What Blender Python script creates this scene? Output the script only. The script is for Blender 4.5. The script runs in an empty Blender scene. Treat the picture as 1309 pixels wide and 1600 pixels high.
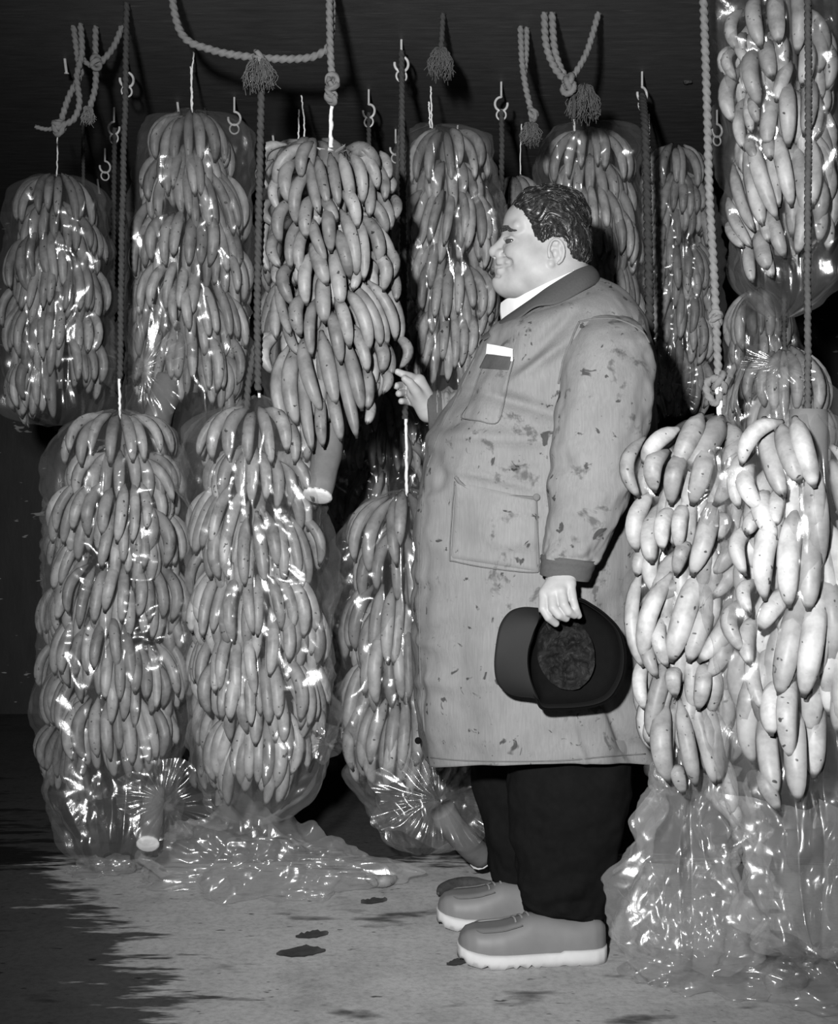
import bpy, math, random
import numpy as np
from mathutils import Vector, Matrix
from mathutils.bvhtree import BVHTree

# ------------------------------------------------------------------ camera, world, flash, exposure
F_PX, HOR, CAMZ = 2070.0, 760.0, 1.065          # focal length and horizon in pixels of the 1309x1600 frame, lens height in m
scene = bpy.context.scene
cam_data = bpy.data.cameras.new('camera')
cam_data.sensor_fit = 'VERTICAL'; cam_data.sensor_height = 36.0
cam_data.lens = F_PX / 1600.0 * 36.0
cam_data.shift_y = (HOR - 800.0) / 1600.0
cam_data.clip_start = 0.05; cam_data.clip_end = 60
cam = bpy.data.objects.new('camera', cam_data)
cam.location = (0, 0, CAMZ); cam.rotation_euler = (math.radians(90), 0, 0)
scene.collection.objects.link(cam); scene.camera = cam

world = bpy.data.worlds.new('world'); scene.world = world; world.use_nodes = True
world.node_tree.nodes['Background'].inputs[0].default_value = (1, 1, 1, 1)
world.node_tree.nodes['Background'].inputs[1].default_value = 0.006

flash_data = bpy.data.lights.new('camera_flash', 'SPOT')    # the photographer's flash bulb, held beside the lens
flash_data.energy = 760; flash_data.shadow_soft_size = 0.055
flash_data.spot_size = math.radians(68); flash_data.spot_blend = 1.0
flash = bpy.data.objects.new('camera_flash', flash_data)
flash.location = (-0.28, 0.0, 1.43)
flash.rotation_euler = (math.radians(84), 0, math.radians(-6))
scene.collection.objects.link(flash)

scene.view_settings.view_transform = 'Standard'; scene.view_settings.look = 'None'
scene.view_settings.exposure = 0.0; scene.view_settings.gamma = 1.0
scene.view_settings.use_curve_mapping = False
try:
    scene.cycles.transparent_max_bounces = 24
    scene.cycles.max_bounces = 5; scene.cycles.diffuse_bounces = 1
except Exception:
    pass

# ------------------------------------------------------------------ helpers
COL = scene.collection
rng = np.random.default_rng(7)

def P(px, py, y):
    """pixel of the 1309x1600 frame and a distance in front of the lens -> point of the room"""
    return Vector(((px - 654.5) * y / F_PX, y, CAMZ + (HOR - py) * y / F_PX))

def PA(px, py, y):
    return np.array(P(px, py, y))

def tag(o, label=None, cat=None, group=None, kind=None):
    if label: o['label'] = label
    if cat: o['category'] = cat
    if group: o['group'] = group
    if kind: o['kind'] = kind
    return o

def empty(name, loc, label, cat, group=None):
    o = bpy.data.objects.new(name, None)
    o.empty_display_size = 0.05
    o.location = loc
    COL.objects.link(o)
    return tag(o, label, cat, group)

def mesh_data(name, verts, faces, mat, smooth=True):
    me = bpy.data.meshes.new(name)
    verts = np.asarray(verts, dtype=np.float32)
    if isinstance(faces, np.ndarray):
        nf, k = faces.shape
        me.vertices.add(len(verts)); me.vertices.foreach_set('co', verts.ravel())
        me.loops.add(nf * k); me.loops.foreach_set('vertex_index', faces.astype(np.int32).ravel())
        me.polygons.add(nf)
        me.polygons.foreach_set('loop_start', np.arange(0, nf * k, k, dtype=np.int32))
        me.update(calc_edges=True); me.validate()
    else:
        me.from_pydata(verts.tolist(), [], faces)
        me.update()
    if mat: me.materials.append(mat)
    me.polygons.foreach_set('use_smooth', np.full(len(me.polygons), smooth, dtype=bool))
    me.update()
    return me

def put(name, verts, faces, mat, parent=None, smooth=True, at=None):
    """one mesh object; verts are in room coordinates, parents are unrotated empties or meshes without offset"""
    verts = np.asarray(verts, dtype=np.float64)
    off = np.zeros(3)
    if parent is not None:
        p = parent
        while p is not None:
            off += np.array(p.location); p = p.parent
        me = mesh_data(name, verts - off, faces, mat, smooth)
        o = bpy.data.objects.new(name, me)
        o.parent = parent
    else:
        base = np.array(at if at is not None else (verts.mean(0)[0], verts.mean(0)[1], verts[:, 2].min()))
        me = mesh_data(name, verts - base, faces, mat, smooth)
        o = bpy.data.objects.new(name, me); o.location = base
    COL.objects.link(o)
    return o

def grid_faces(nu, nv, wrap=False):
    """quads for a (nv rows) x (nu columns) grid, row-major"""
    i = np.arange(nu if wrap else nu - 1); j = np.arange(nv - 1)
    I, J = np.meshgrid(i, j)
    I2 = (I + 1) % nu
    return np.stack([J * nu + I, J * nu + I2, (J + 1) * nu + I2, (J + 1) * nu + I], -1).reshape(-1, 4)

class Acc:
    """gathers shapes of ONE part"""
    def __init__(s): s.v, s.f, s.n = [], [], 0
    def add(s, v, f):
        v = np.asarray(v, dtype=np.float64)
        s.v.append(v)
        s.f += (np.asarray(f) + s.n).tolist() if isinstance(f, np.ndarray) else [[k + s.n for k in q] for q in f]
        s.n += len(v)
        return s
    def put(s, name, mat, parent=None, smooth=True):
        return put(name, np.concatenate(s.v), s.f, mat, parent, smooth)

# --- value noise on a periodic lattice
_LAT = np.random.default_rng(3).random((32, 32, 32)) * 2 - 1
def noise3(x, y, z):
    x, y, z = np.broadcast_arrays(np.asarray(x, float), np.asarray(y, float), np.asarray(z, float))
    xi, yi, zi = np.floor(x).astype(int), np.floor(y).astype(int), np.floor(z).astype(int)
    fx, fy, fz = x - xi, y - yi, z - zi
    fx, fy, fz = [t * t * (3 - 2 * t) for t in (fx, fy, fz)]
    g = lambda a, b, c: _LAT[(xi + a) % 32, (yi + b) % 32, (zi + c) % 32]
    l = lambda a, b, t: a + (b - a) * t
    return l(l(l(g(0,0,0), g(1,0,0), fx), l(g(0,1,0), g(1,1,0), fx), fy),
             l(l(g(0,0,1), g(1,0,1), fx), l(g(0,1,1), g(1,1,1), fx), fy), fz)
def fbm(x, y, z, o=3):
    s, a = 0.0, 1.0
    for k in range(o):
        s = s + a * noise3(x * 2**k + 7.3 * k, y * 2**k + 3.1 * k, z * 2**k + 1.7 * k); a *= 0.5
    return s
def tri(t):
    return 2 * np.abs(t - np.floor(t + 0.5))
def crumple(u, v, seed, size=0.05, amp=1.0, vert=0.6, n=9):
    """creased film: warped triangle waves in many directions; u,v in metres; result in metres"""
    r = np.random.default_rng(seed)
    h = 0.0
    for k in range(n):
        a = r.normal(0, 0.5) if r.random() < vert else r.uniform(0, math.pi)
        lam = size * (0.5 + 1.6 * r.random())
        w = noise3(u / (lam * 1.3) + k * 3.3, v / (lam * 2.2), seed * 0.37 + k) * 0.55
        m = np.clip(noise3(u / 0.09 + 5 * k, v / 0.12 + k, seed * 0.7) * 1.6 + 0.35, 0, 1)
        h = h + m * lam * (0.10 + 0.12 * r.random()) * tri((u * math.cos(a) + v * math.sin(a)) / lam + w + r.random())
    return h * amp / math.sqrt(n) * 1.3

def sweep(pts, rad, n=8, twist=0.0, lobes=0, lobe=0.25, closed_ends=True, flat=1.0):
    """tube along a polyline (smoothed by the caller); rad scalar or array; lobes+twist make laid rope"""
    p = np.asarray(pts, float); m = len(p)
    rad = np.broadcast_to(np.asarray(rad, float), (m,))
    t = np.gradient(p, axis=0); t /= np.linalg.norm(t, axis=1)[:, None] + 1e-12
    up = np.array([0, 1.0, 0.05])
    nrm = np.zeros_like(p); b = np.zeros_like(p)
    a0 = np.cross(t[0], up); a0 = a0 / (np.linalg.norm(a0) + 1e-9)
    for i in range(m):
        a0 = a0 - t[i] * np.dot(a0, t[i]); a0 /= np.linalg.norm(a0) + 1e-9
        nrm[i] = a0; b[i] = np.cross(t[i], a0)
    s = np.concatenate([[0], np.cumsum(np.linalg.norm(np.diff(p, axis=0), axis=1))])
    th = np.linspace(0, 2 * math.pi, n, endpoint=False)
    ang = th[None, :]
    r = rad[:, None] * np.ones((1, n))
    if lobes:
        r = r * (1 - lobe + lobe * np.abs(np.cos(lobes * 0.5 * (ang + twist * s[:, None]))) * 1.4)
    v = p[:, None, :] + r[:, :, None] * (np.cos(ang)[..., None] * nrm[:, None, :] + flat * np.sin(ang)[..., None] * b[:, None, :])
    f = grid_faces(n, m, True).tolist()
    if closed_ends:
        f.append(list(range(n))[::-1]); f.append([(m - 1) * n + k for k in range(n)])
    return v.reshape(-1, 3), f

def spline(pts, m=24):
    """Catmull-Rom through the points"""
    p = np.asarray(pts, float)
    if len(p) == 2:
        return p[0] + np.linspace(0, 1, m)[:, None] * (p[1] - p[0])
    q = np.vstack([2 * p[0] - p[1], p, 2 * p[-1] - p[-2]])
    out = []
    per = max(2, int(m / (len(p) - 1)))
    for i in range(len(p) - 1):
        a, b, c, d = q[i:i + 4]
        t = np.linspace(0, 1, per, endpoint=False)[:, None]
        out.append(0.5 * ((2*b) + (c-a)*t + (2*a-5*b+4*c-d)*t**2 + (-a+3*b-3*c+d)*t**3))
    out.append(p[-1:])
    return np.vstack(out)

def ipl(x, xs, ys):
    return np.interp(x, xs, ys)

def smooth_table(rows, m):
    """rows of numbers, resampled smoothly to m rows"""
    return spline(np.array(rows, float), m)

# --- signed-distance modelling (body parts): surface nets
def surface_nets(F, lo, h):
    s = F < 0
    nx, ny, nz = F.shape
    acc = np.zeros((nx - 1, ny - 1, nz - 1, 3)); cnt = np.zeros((nx - 1, ny - 1, nz - 1))
    def edge(ax):
        sl0 = [slice(None)] * 3; sl1 = [slice(None)] * 3
        sl0[ax] = slice(0, -1); sl1[ax] = slice(1, None)
        a, b = F[tuple(sl0)], F[tuple(sl1)]
        return (s[tuple(sl0)] != s[tuple(sl1)]), a / (a - b + 1e-20)
    E = []
    for ax in range(3):
        c, t = edge(ax); E.append(c)
        o = [k for k in range(3) if k != ax]
        for d0 in (0, 1):
            for d1 in (0, 1):
                sl = [slice(None)] * 3
                sl[o[0]] = slice(d0, d0 + F.shape[o[0]] - 1); sl[o[1]] = slice(d1, d1 + F.shape[o[1]] - 1)
                cc, tt = c[tuple(sl)], t[tuple(sl)]
                pos = np.zeros(cc.shape + (3,))
                pos[..., ax] = np.clip(tt, 0, 1); pos[..., o[0]] = d0; pos[..., o[1]] = d1
                acc += pos * cc[..., None]; cnt += cc
    m = cnt > 0
    idx = -np.ones(m.shape, int); idx[m] = np.arange(m.sum())
    base = np.stack(np.nonzero(m), -1)
    V = (base + acc[m] / cnt[m][:, None]) * h + lo
    Q = []
    for ax in range(3):
        o = [(ax + 1) % 3, (ax + 2) % 3]
        c = E[ax]
        I = np.stack(np.nonzero(c), -1)
        ok = np.ones(len(I), bool)
        for k in o: ok &= (I[:, k] > 0) & (I[:, k] < F.shape[k] - 1)
        I = I[ok]
        def at(d0, d1):
            J = I.copy(); J[:, o[0]] -= d0; J[:, o[1]] -= d1
            return idx[J[:, 0], J[:, 1], J[:, 2]]
        q = np.stack([at(1, 1), at(0, 1), at(0, 0), at(1, 0)], -1)
        ins = s[I[:, 0], I[:, 1], I[:, 2]]
        q[~ins] = q[~ins][:, ::-1]
        Q.append(q)
    return V, np.concatenate(Q)

class Field:
    def __init__(s, lo, hi, h):
        s.lo, s.h = np.array(lo, float), h
        n = np.ceil((np.array(hi) - s.lo) / h).astype(int) + 1
        ax = [s.lo[k] + h * np.arange(n[k]) for k in range(3)]
        s.X, s.Y, s.Z = np.meshgrid(*ax, indexing='ij')
        s.F = np.full(s.X.shape, 1e3)
    def _u(s, d, k):
        if k <= 0: s.F = np.minimum(s.F, d); return
        h = np.clip(0.5 + 0.5 * (s.F - d) / k, 0, 1)
        s.F = s.F + (d - s.F) * h - k * h * (1 - h)
    def _sub(s, d, k):
        d = -d
        if k <= 0: s.F = np.maximum(s.F, d); return
        h = np.clip(0.5 - 0.5 * (s.F - d) / k, 0, 1)
        s.F = s.F + (d - s.F) * h + k * h * (1 - h)
    def ell(s, c, r):
        q = np.sqrt(((s.X - c[0]) / r[0])**2 + ((s.Y - c[1]) / r[1])**2 + ((s.Z - c[2]) / r[2])**2)
        g = np.sqrt(((s.X - c[0]) / r[0]**2)**2 + ((s.Y - c[1]) / r[1]**2)**2 + ((s.Z - c[2]) / r[2]**2)**2) + 1e-9
        return q * (q - 1) / g
    def cap(s, a, b, ra, rb):
        a, b = np.array(a, float), np.array(b, float); d = b - a
        L = d @ d + 1e-12
        t = np.clip(((s.X - a[0]) * d[0] + (s.Y - a[1]) * d[1] + (s.Z - a[2]) * d[2]) / L, 0, 1)
        return np.sqrt((s.X - a[0] - t * d[0])**2 + (s.Y - a[1] - t * d[1])**2 + (s.Z - a[2] - t * d[2])**2) - (ra + (rb - ra) * t)
    def mesh(s):
        return surface_nets(s.F, s.lo, s.h)
    def chain(s, pts, rads, k):
        d = None
        for i in range(len(pts) - 1):
            e = s.cap(pts[i], pts[i + 1], rads[i], rads[i + 1])
            d = e if d is None else np.minimum(d, e)
        s._u(d, k)

# ------------------------------------------------------------------ materials
def new_mat(name):
    m = bpy.data.materials.new(name); m.use_nodes = True
    nt = m.node_tree
    return m, nt, nt.nodes['Principled BSDF'], nt.nodes['Material Output']
def nd(nt, typ, **kw):
    n = nt.nodes.new(typ)
    for k, v in kw.items():
        if k in n.inputs: n.inputs[k].default_value = v
        else: setattr(n, k, v)
    return n
def ramp(nt, src, stops):
    r = nt.nodes.new('ShaderNodeValToRGB')
    e = r.color_ramp.elements
    while len(e) < len(stops): e.new(0.5)
    for k, (p, g) in enumerate(stops):
        e[k].position = p; e[k].color = (g, g, g, 1)
    nt.links.new(src, r.inputs[0])
    return r.outputs[0]
def math_n(nt, op, a, b=None, c=None):
    n = nt.nodes.new('ShaderNodeMath'); n.operation = op
    for i, v in enumerate((a, b, c)):
        if v is None: continue
        if isinstance(v, (int, float)): n.inputs[i].default_value = v
        else: nt.links.new(v, n.inputs[i])
    return n.outputs[0]
def noise_n(nt, vec, scale, detail=3, rough=0.5, dist=0.0):
    n = nt.nodes.new('ShaderNodeTexNoise')
    n.inputs['Scale'].default_value = scale; n.inputs['Detail'].default_value = detail
    n.inputs['Roughness'].default_value = rough; n.inputs['Distortion'].default_value = dist
    if vec is not None: nt.links.new(vec, n.inputs['Vector'])
    return n.outputs['Fac']
def coords(nt, scale=(1, 1, 1), kind='Object', loc=(0, 0, 0)):
    tc = nt.nodes.new('ShaderNodeTexCoord'); mp = nt.nodes.new('ShaderNodeMapping')
    mp.inputs['Scale'].default_value = scale; mp.inputs['Location'].default_value = loc
    nt.links.new(tc.outputs[kind], mp.inputs['Vector'])
    return mp.outputs['Vector']
def grey(nt, val, bsdf):
    nt.links.new(val, bsdf.inputs['Base Color'])
def bump(nt, h, bsdf, strength=0.3, dist=0.002):
    b = nt.nodes.new('ShaderNodeBump'); b.inputs['Strength'].default_value = strength; b.inputs['Distance'].default_value = dist
    nt.links.new(h, b.inputs['Height']); nt.links.new(b.outputs[0], bsdf.inputs['Normal'])

def simple_mat(name, g, rough=0.6, spec=0.3, mott=0.12, scale=30, bmp=0.0, stretch=(1, 1, 1)):
    m, nt, b, o = new_mat(name)
    v = coords(nt, stretch)
    n = noise_n(nt, v, scale, 4, 0.6)
    grey(nt, math_n(nt, 'MULTIPLY_ADD', n, 2 * mott * g, g * (1 - mott)), b)
    b.inputs['Roughness'].default_value = rough; b.inputs['Specular IOR Level'].default_value = spec
    if bmp: bump(nt, n, b, bmp, 0.003)
    return m

def banana_mat(name, base=0.40, spots=0.5):
    m, nt, b, o = new_mat(name)
    info = nt.nodes.new('ShaderNodeObjectInfo')
    at = nt.nodes.new('ShaderNodeAttribute'); at.attribute_name = 'along'
    v = coords(nt)
    # per-fruit offset so that no two carry the same blotches
    add = nt.nodes.new('ShaderNodeVectorMath'); add.operation = 'ADD'
    nt.links.new(v, add.inputs[0])
    comb = nt.nodes.new('ShaderNodeCombineXYZ')
    off = math_n(nt, 'MULTIPLY', info.outputs['Random'], 40.0)
    for k in range(3): nt.links.new(off, comb.inputs[k])
    nt.links.new(comb.outputs[0], add.inputs[1])
    tone = math_n(nt, 'MULTIPLY_ADD', info.outputs['Random'], 0.30 * base * 2, base * 0.72)
    blotch = ramp(nt, noise_n(nt, add.outputs[0], 3.2, 4, 0.6), [(0.28, 0.48), (0.60, 1.0)])
    streak = ramp(nt, noise_n(nt, add.outputs[0], 9.0, 3, 0.55, 0.6), [(0.25, 0.86), (0.6, 1.0)])
    speck = ramp(nt, noise_n(nt, add.outputs[0], 15.0, 1, 0.4), [(0.24, 0.18), (0.29, 1.0)])
    tip = ramp(nt, at.outputs['Fac'], [(0.0, 0.45), (0.07, 0.8), (0.16, 1.0), (0.93, 1.0), (0.972, 0.16)])
    val = math_n(nt, 'MULTIPLY', math_n(nt, 'MULTIPLY', math_n(nt, 'MULTIPLY', tone, blotch), math_n(nt, 'MULTIPLY', streak, speck)), tip)
    grey(nt, val, b)
    b.inputs['Roughness'].default_value = 0.46; b.inputs['Specular IOR Level'].default_value = 0.28
    return m

def film_mat(name, haze=0.034, gloss=0.08, rough=0.19, tint=0.97, fine=90, bstr=0.35):
    """clear polythene film"""
    m, nt, b, o = new_mat(name)
    nt.nodes.remove(b)
    tr = nd(nt, 'ShaderNodeBsdfTransparent'); tr.inputs[0].default_value = (tint, tint, tint, 1)
    gl = nd(nt, 'ShaderNodeBsdfGlossy'); gl.inputs['Roughness'].default_value = rough; gl.inputs[0].default_value = (1, 1, 1, 1)
    df = nd(nt, 'ShaderNodeBsdfDiffuse'); df.inputs[0].default_value = (0.85, 0.85, 0.85, 1)
    v = coords(nt, (1.0, 1.0, 0.45))
    n1 = noise_n(nt, v, fine, 3, 0.6, 0.8)
    bp = nt.nodes.new('ShaderNodeBump'); bp.inputs['Strength'].default_value = bstr; bp.inputs['Distance'].default_value = 0.003
    nt.links.new(n1, bp.inputs['Height']); nt.links.new(bp.outputs[0], gl.inputs['Normal'])
    lw = nd(nt, 'ShaderNodeLayerWeight'); lw.inputs['Blend'].default_value = 0.25
    hz = math_n(nt, 'MULTIPLY_ADD', lw.outputs['Facing'], haze * 1.2, haze * 0.5)
    mx1 = nt.nodes.new('ShaderNodeMixShader'); nt.links.new(hz, mx1.inputs[0])
    nt.links.new(tr.outputs[0], mx1.inputs[1]); nt.links.new(df.outputs[0], mx1.inputs[2])
    mx2 = nt.nodes.new('ShaderNodeMixShader'); mx2.inputs[0].default_value = gloss
    nt.links.new(mx1.outputs[0], mx2.inputs[1]); nt.links.new(gl.outputs[0], mx2.inputs[2])
    g2 = nd(nt, 'ShaderNodeBsdfGlossy'); g2.inputs['Roughness'].default_value = 0.40
    mx3 = nt.nodes.new('ShaderNodeMixShader'); mx3.inputs[0].default_value = 0.03
    nt.links.new(mx2.outputs[0], mx3.inputs[1]); nt.links.new(g2.outputs[0], mx3.inputs[2])
    nt.links.new(mx3.outputs[0], o.inputs['Surface'])
    return m

M = {}
M['banana'] = banana_mat('banana_skin', 0.24)
M['banana_near'] = banana_mat('banana_skin_ripe', 0.35)
M['film'] = film_mat('clear_film')
M['film_heap'] = film_mat('clear_film_heap', haze=0.13, gloss=0.09, rough=0.22, fine=26, bstr=0.9)
M['stalk'] = simple_mat('banana_stalk', 0.13, 0.7, 0.2, 0.35, 26, 0.3)
M['cut'] = simple_mat('cut_stalk_end', 0.62, 0.8, 0.1, 0.35, 40)
M['string'] = simple_mat('white_string', 0.72, 0.8, 0.1, 0.2, 120)
M['rope'] = simple_mat('hemp_rope', 0.17, 0.85, 0.1, 0.35, 60)
M['rope_dark'] = simple_mat('tarred_rope', 0.055, 0.85, 0.1, 0.4, 60)
M['fray'] = simple_mat('frayed_hemp', 0.11, 0.9, 0.05, 0.4, 90)
M['steel'] = simple_mat('hook_steel', 0.5, 0.35, 0.6, 0.3, 50)
M['leaf'] = simple_mat('dry_leaf', 0.05, 0.9, 0.1, 0.5, 40)
M['rot'] = simple_mat('blackened_banana', 0.055, 0.5, 0.3, 0.7, 14)

def floor_mat():
    m, nt, b, o = new_mat('stained_shaded_concrete')
    v = coords(nt, (1, 1, 1)); vs = coords(nt, (1.0, 2.4, 1))
    n = noise_n(nt, v, 5, 6, 0.65)
    base = ramp(nt, n, [(0.25, 0.30), (0.5, 0.44), (0.75, 0.52)])
    fine = ramp(nt, noise_n(nt, v, 60, 4, 0.7), [(0.3, 0.72), (0.55, 1.0)])
    stain = ramp(nt, noise_n(nt, vs, 4.2, 3, 0.55), [(0.30, 0.25), (0.39, 1.0)])
    speck = ramp(nt, noise_n(nt, vs, 24, 2, 0.5), [(0.25, 0.22), (0.30, 1.0)])
    val = math_n(nt, 'MULTIPLY', math_n(nt, 'MULTIPLY', base, fine), math_n(nt, 'MULTIPLY', stain, speck))
    # cast shadow at the left and back, painted into the colour with ragged edges
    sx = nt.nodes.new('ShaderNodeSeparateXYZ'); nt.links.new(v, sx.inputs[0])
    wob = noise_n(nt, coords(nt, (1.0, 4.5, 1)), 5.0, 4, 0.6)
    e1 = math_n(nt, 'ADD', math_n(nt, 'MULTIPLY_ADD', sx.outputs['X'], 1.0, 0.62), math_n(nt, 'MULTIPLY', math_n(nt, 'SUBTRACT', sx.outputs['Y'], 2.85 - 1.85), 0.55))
    left_shade = ramp(nt, math_n(nt, 'ADD', e1, math_n(nt, 'MULTIPLY_ADD', wob, 0.9, -0.45)), [(0.02, 0.16), (0.10, 1.0)])
    back = ramp(nt, math_n(nt, 'ADD', math_n(nt, 'SUBTRACT', 3.78 - 1.85, sx.outputs['Y']), math_n(nt, 'MULTIPLY_ADD', wob, 0.7, -0.35)), [(0.0, 0.13), (0.06, 1.0)])  # painted shade across the back floor, under the hanging bunches
    val = math_n(nt, 'MULTIPLY', val, math_n(nt, 'MULTIPLY', left_shade, back))
    grey(nt, val, b); b.inputs['Roughness'].default_value = 0.85; b.inputs['Specular IOR Level'].default_value = 0.2
    bump(nt, noise_n(nt, v, 45, 5, 0.7), b, 0.35, 0.004)
    return m
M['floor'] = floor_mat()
def dark_wood(name, g, stretch):
    m, nt, b, o = new_mat(name)
    v = coords(nt, stretch)
    n = noise_n(nt, v, 8, 5, 0.6)
    base = math_n(nt, 'MULTIPLY_ADD', n, g * 1.1, g * 0.45)
    scr = ramp(nt, noise_n(nt, coords(nt, (stretch[0] * 0.55, stretch[1] * 6, stretch[2] * 6)), 11, 2, 0.5), [(0.69, 0.0), (0.73, 0.2)])
    grey(nt, math_n(nt, 'ADD', base, scr), b)
    b.inputs['Roughness'].default_value = 0.6; b.inputs['Specular IOR Level'].default_value = 0.3
    bump(nt, n, b, 0.4, 0.004)
    return m
M['ceiling'] = dark_wood('dark_ceiling_boards', 0.085, (1.0, 4.0, 4.0))
M['wall'] = dark_wood('dark_wall_boards', 0.02, (2.0, 2.0, 0.6))
# ------------------------------------------------------------------ the room
CEIL = 2.35
def slab(name, lo, hi, mat):
    lo, hi = np.array(lo, float), np.array(hi, float)
    v = [[(lo, hi)[(k >> a) & 1][a] for a in range(3)] for k in range(8)]
    f = [[0, 2, 3, 1], [4, 5, 7, 6], [0, 1, 5, 4], [2, 6, 7, 3], [0, 4, 6, 2], [1, 3, 7, 5]]
    o = put(name, np.array(v), f, mat, None, False, at=((lo[0] + hi[0]) / 2, (lo[1] + hi[1]) / 2, lo[2]))
    return tag(o, kind='structure')
tag(slab('floor', (-4, -2.5, -0.1), (4, 6.2, 0), M['floor']), 'pale concrete floor with dark stains and painted-in shadow', 'floor')
tag(slab('ceiling', (-4, -2.5, CEIL), (4, 6.2, CEIL + 0.08), M['ceiling']), 'dark scratched board ceiling the hooks are screwed into', 'ceiling')
tag(slab('wall_back', (-4, 6.2, 0), (4, 6.3, CEIL + 0.08), M['wall']), 'dark wall behind the hanging bananas', 'wall')
tag(slab('wall_left', (-4.1, -2.5, 0), (-4, 6.2, CEIL + 0.08), M['wall']), 'dark side wall of the banana room', 'wall')
tag(slab('wall_right', (4, -2.5, 0), (4.1, 6.2, CEIL + 0.08), M['wall']), 'dark side wall beyond the large bagged bunch', 'wall')

# ------------------------------------------------------------------ bananas
def banana_mesh(sag, mat, seed):
    r = np.random.default_rng(seed)
    t = np.array([0, .04, .1, .18, .28, .4, .52, .64, .75, .84, .905, .95, .975, 1.0])
    rp = np.array([.30, .34, .50, .78, .93, 1.0, 1.0, .98, .92, .80, .62, .42, .27, .22]) * 0.098
    n = 10
    th = np.linspace(0, 2 * math.pi, n, endpoint=False)
    skew = t ** 1.08
    cx = 4 * sag * skew * (1 - skew)
    v = []
    for i in range(len(t)):
        dx = 4 * sag * (1 - 2 * t[i]); nl = math.hypot(dx, 1)
        nx, nz = 1 / nl, dx / nl                       # in-plane normal of the curved axis
        rr = rp[i] * (1 + 0.055 * np.cos(5 * th + seed))
        v += [(cx[i] + rr[k] * math.cos(th[k]) * nx, rr[k] * math.sin(th[k]), -t[i] + rr[k] * math.cos(th[k]) * nz) for k in range(n)]
    f = grid_faces(n, len(t), True).tolist()
    f.append(list(range(n))[::-1]); f.append([(len(t) - 1) * n + k for k in range(n)])
    me = mesh_data('banana', np.array(v), f, mat)
    a = me.attributes.new('along', 'FLOAT', 'POINT')
    a.data.foreach_set('value', np.repeat(t, n).astype(np.float32))
    return me
BAN = {k: [banana_mesh(s, M[k], i) for i, s in enumerate((0.06, 0.11, 0.16, 0.22))] for k in ('banana', 'banana_near')}

def place_banana(parent, S, T, w, out, kind='banana', var=None):
    S, T, out = np.array(S, float), np.array(T, float), np.array(out, float)
    d = S - T; L = np.linalg.norm(d); z = d / L
    x = out - z * (out @ z); x /= np.linalg.norm(x) + 1e-9
    y = np.cross(z, x)
    k = w / 0.196
    me = BAN[kind][int(rng.integers(0, 4)) if var is None else var]
    o = bpy.data.objects.new('banana', me)
    o.parent = parent
    s = S - np.array(parent.location)
    o.matrix_basis = Matrix(((x[0]*k, y[0]*k, z[0]*L, s[0]), (x[1]*k, y[1]*k, z[1]*L, s[1]), (x[2]*k, y[2]*k, z[2]*L, s[2]), (0, 0, 0, 1)))
    COL.objects.link(o)
    return o

def stalk(parent, pts, r, cut=True, mat=None):
    p = spline(pts, 18)
    v, f = sweep(p, r, 14)
    s = np.linspace(0, 1, len(p)).repeat(14)
    v = v + (noise3(v[:, 0] * 40, v[:, 1] * 40, v[:, 2] * 25) * 0.004)[:, None] * np.array([1, 1, 0.3])
    st = put('stalk', v, f, mat or M['stalk'], parent)
    if cut:
        a, b = p[-2], p[-1]; d = (b - a) / np.linalg.norm(b - a)
        q = [b - d * 0.002, b + d * 0.004, b + d * 0.007]
        v, f = sweep(np.array(q), [r * 1.03, r * 1.0, r * 0.8], 14)
        put('cut_end', v, f, M['cut'], parent)
    return st

def string(parent, px_pts, y, r=0.0028, name='hanging_string', mat=None, wob=0.0015):
    p = spline([PA(a, b, y) for a, b in px_pts], 30)
    p[:, 2] = np.minimum(p[:, 2], CEIL)
    p = p + np.stack([noise3(np.arange(len(p)) * .7, k, y) for k in range(3)], -1) * wob
    if r > .0055:
        s = np.concatenate([[0], np.cumsum(np.linalg.norm(np.diff(p, axis=0), axis=1))]); m = int(min(600, s[-1] / .003) + 8)
        p = np.stack([np.interp(np.linspace(0, s[-1], m), s, p[:, k]) for k in range(3)], -1)
        v, f = sweep(p, r, 12, 1.05 / r, 3, .42)
    else:
        v, f = sweep(p, r, 6, 900, 2, 0.3)
    return put(name, v, f, mat or M['string'], parent)

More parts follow.
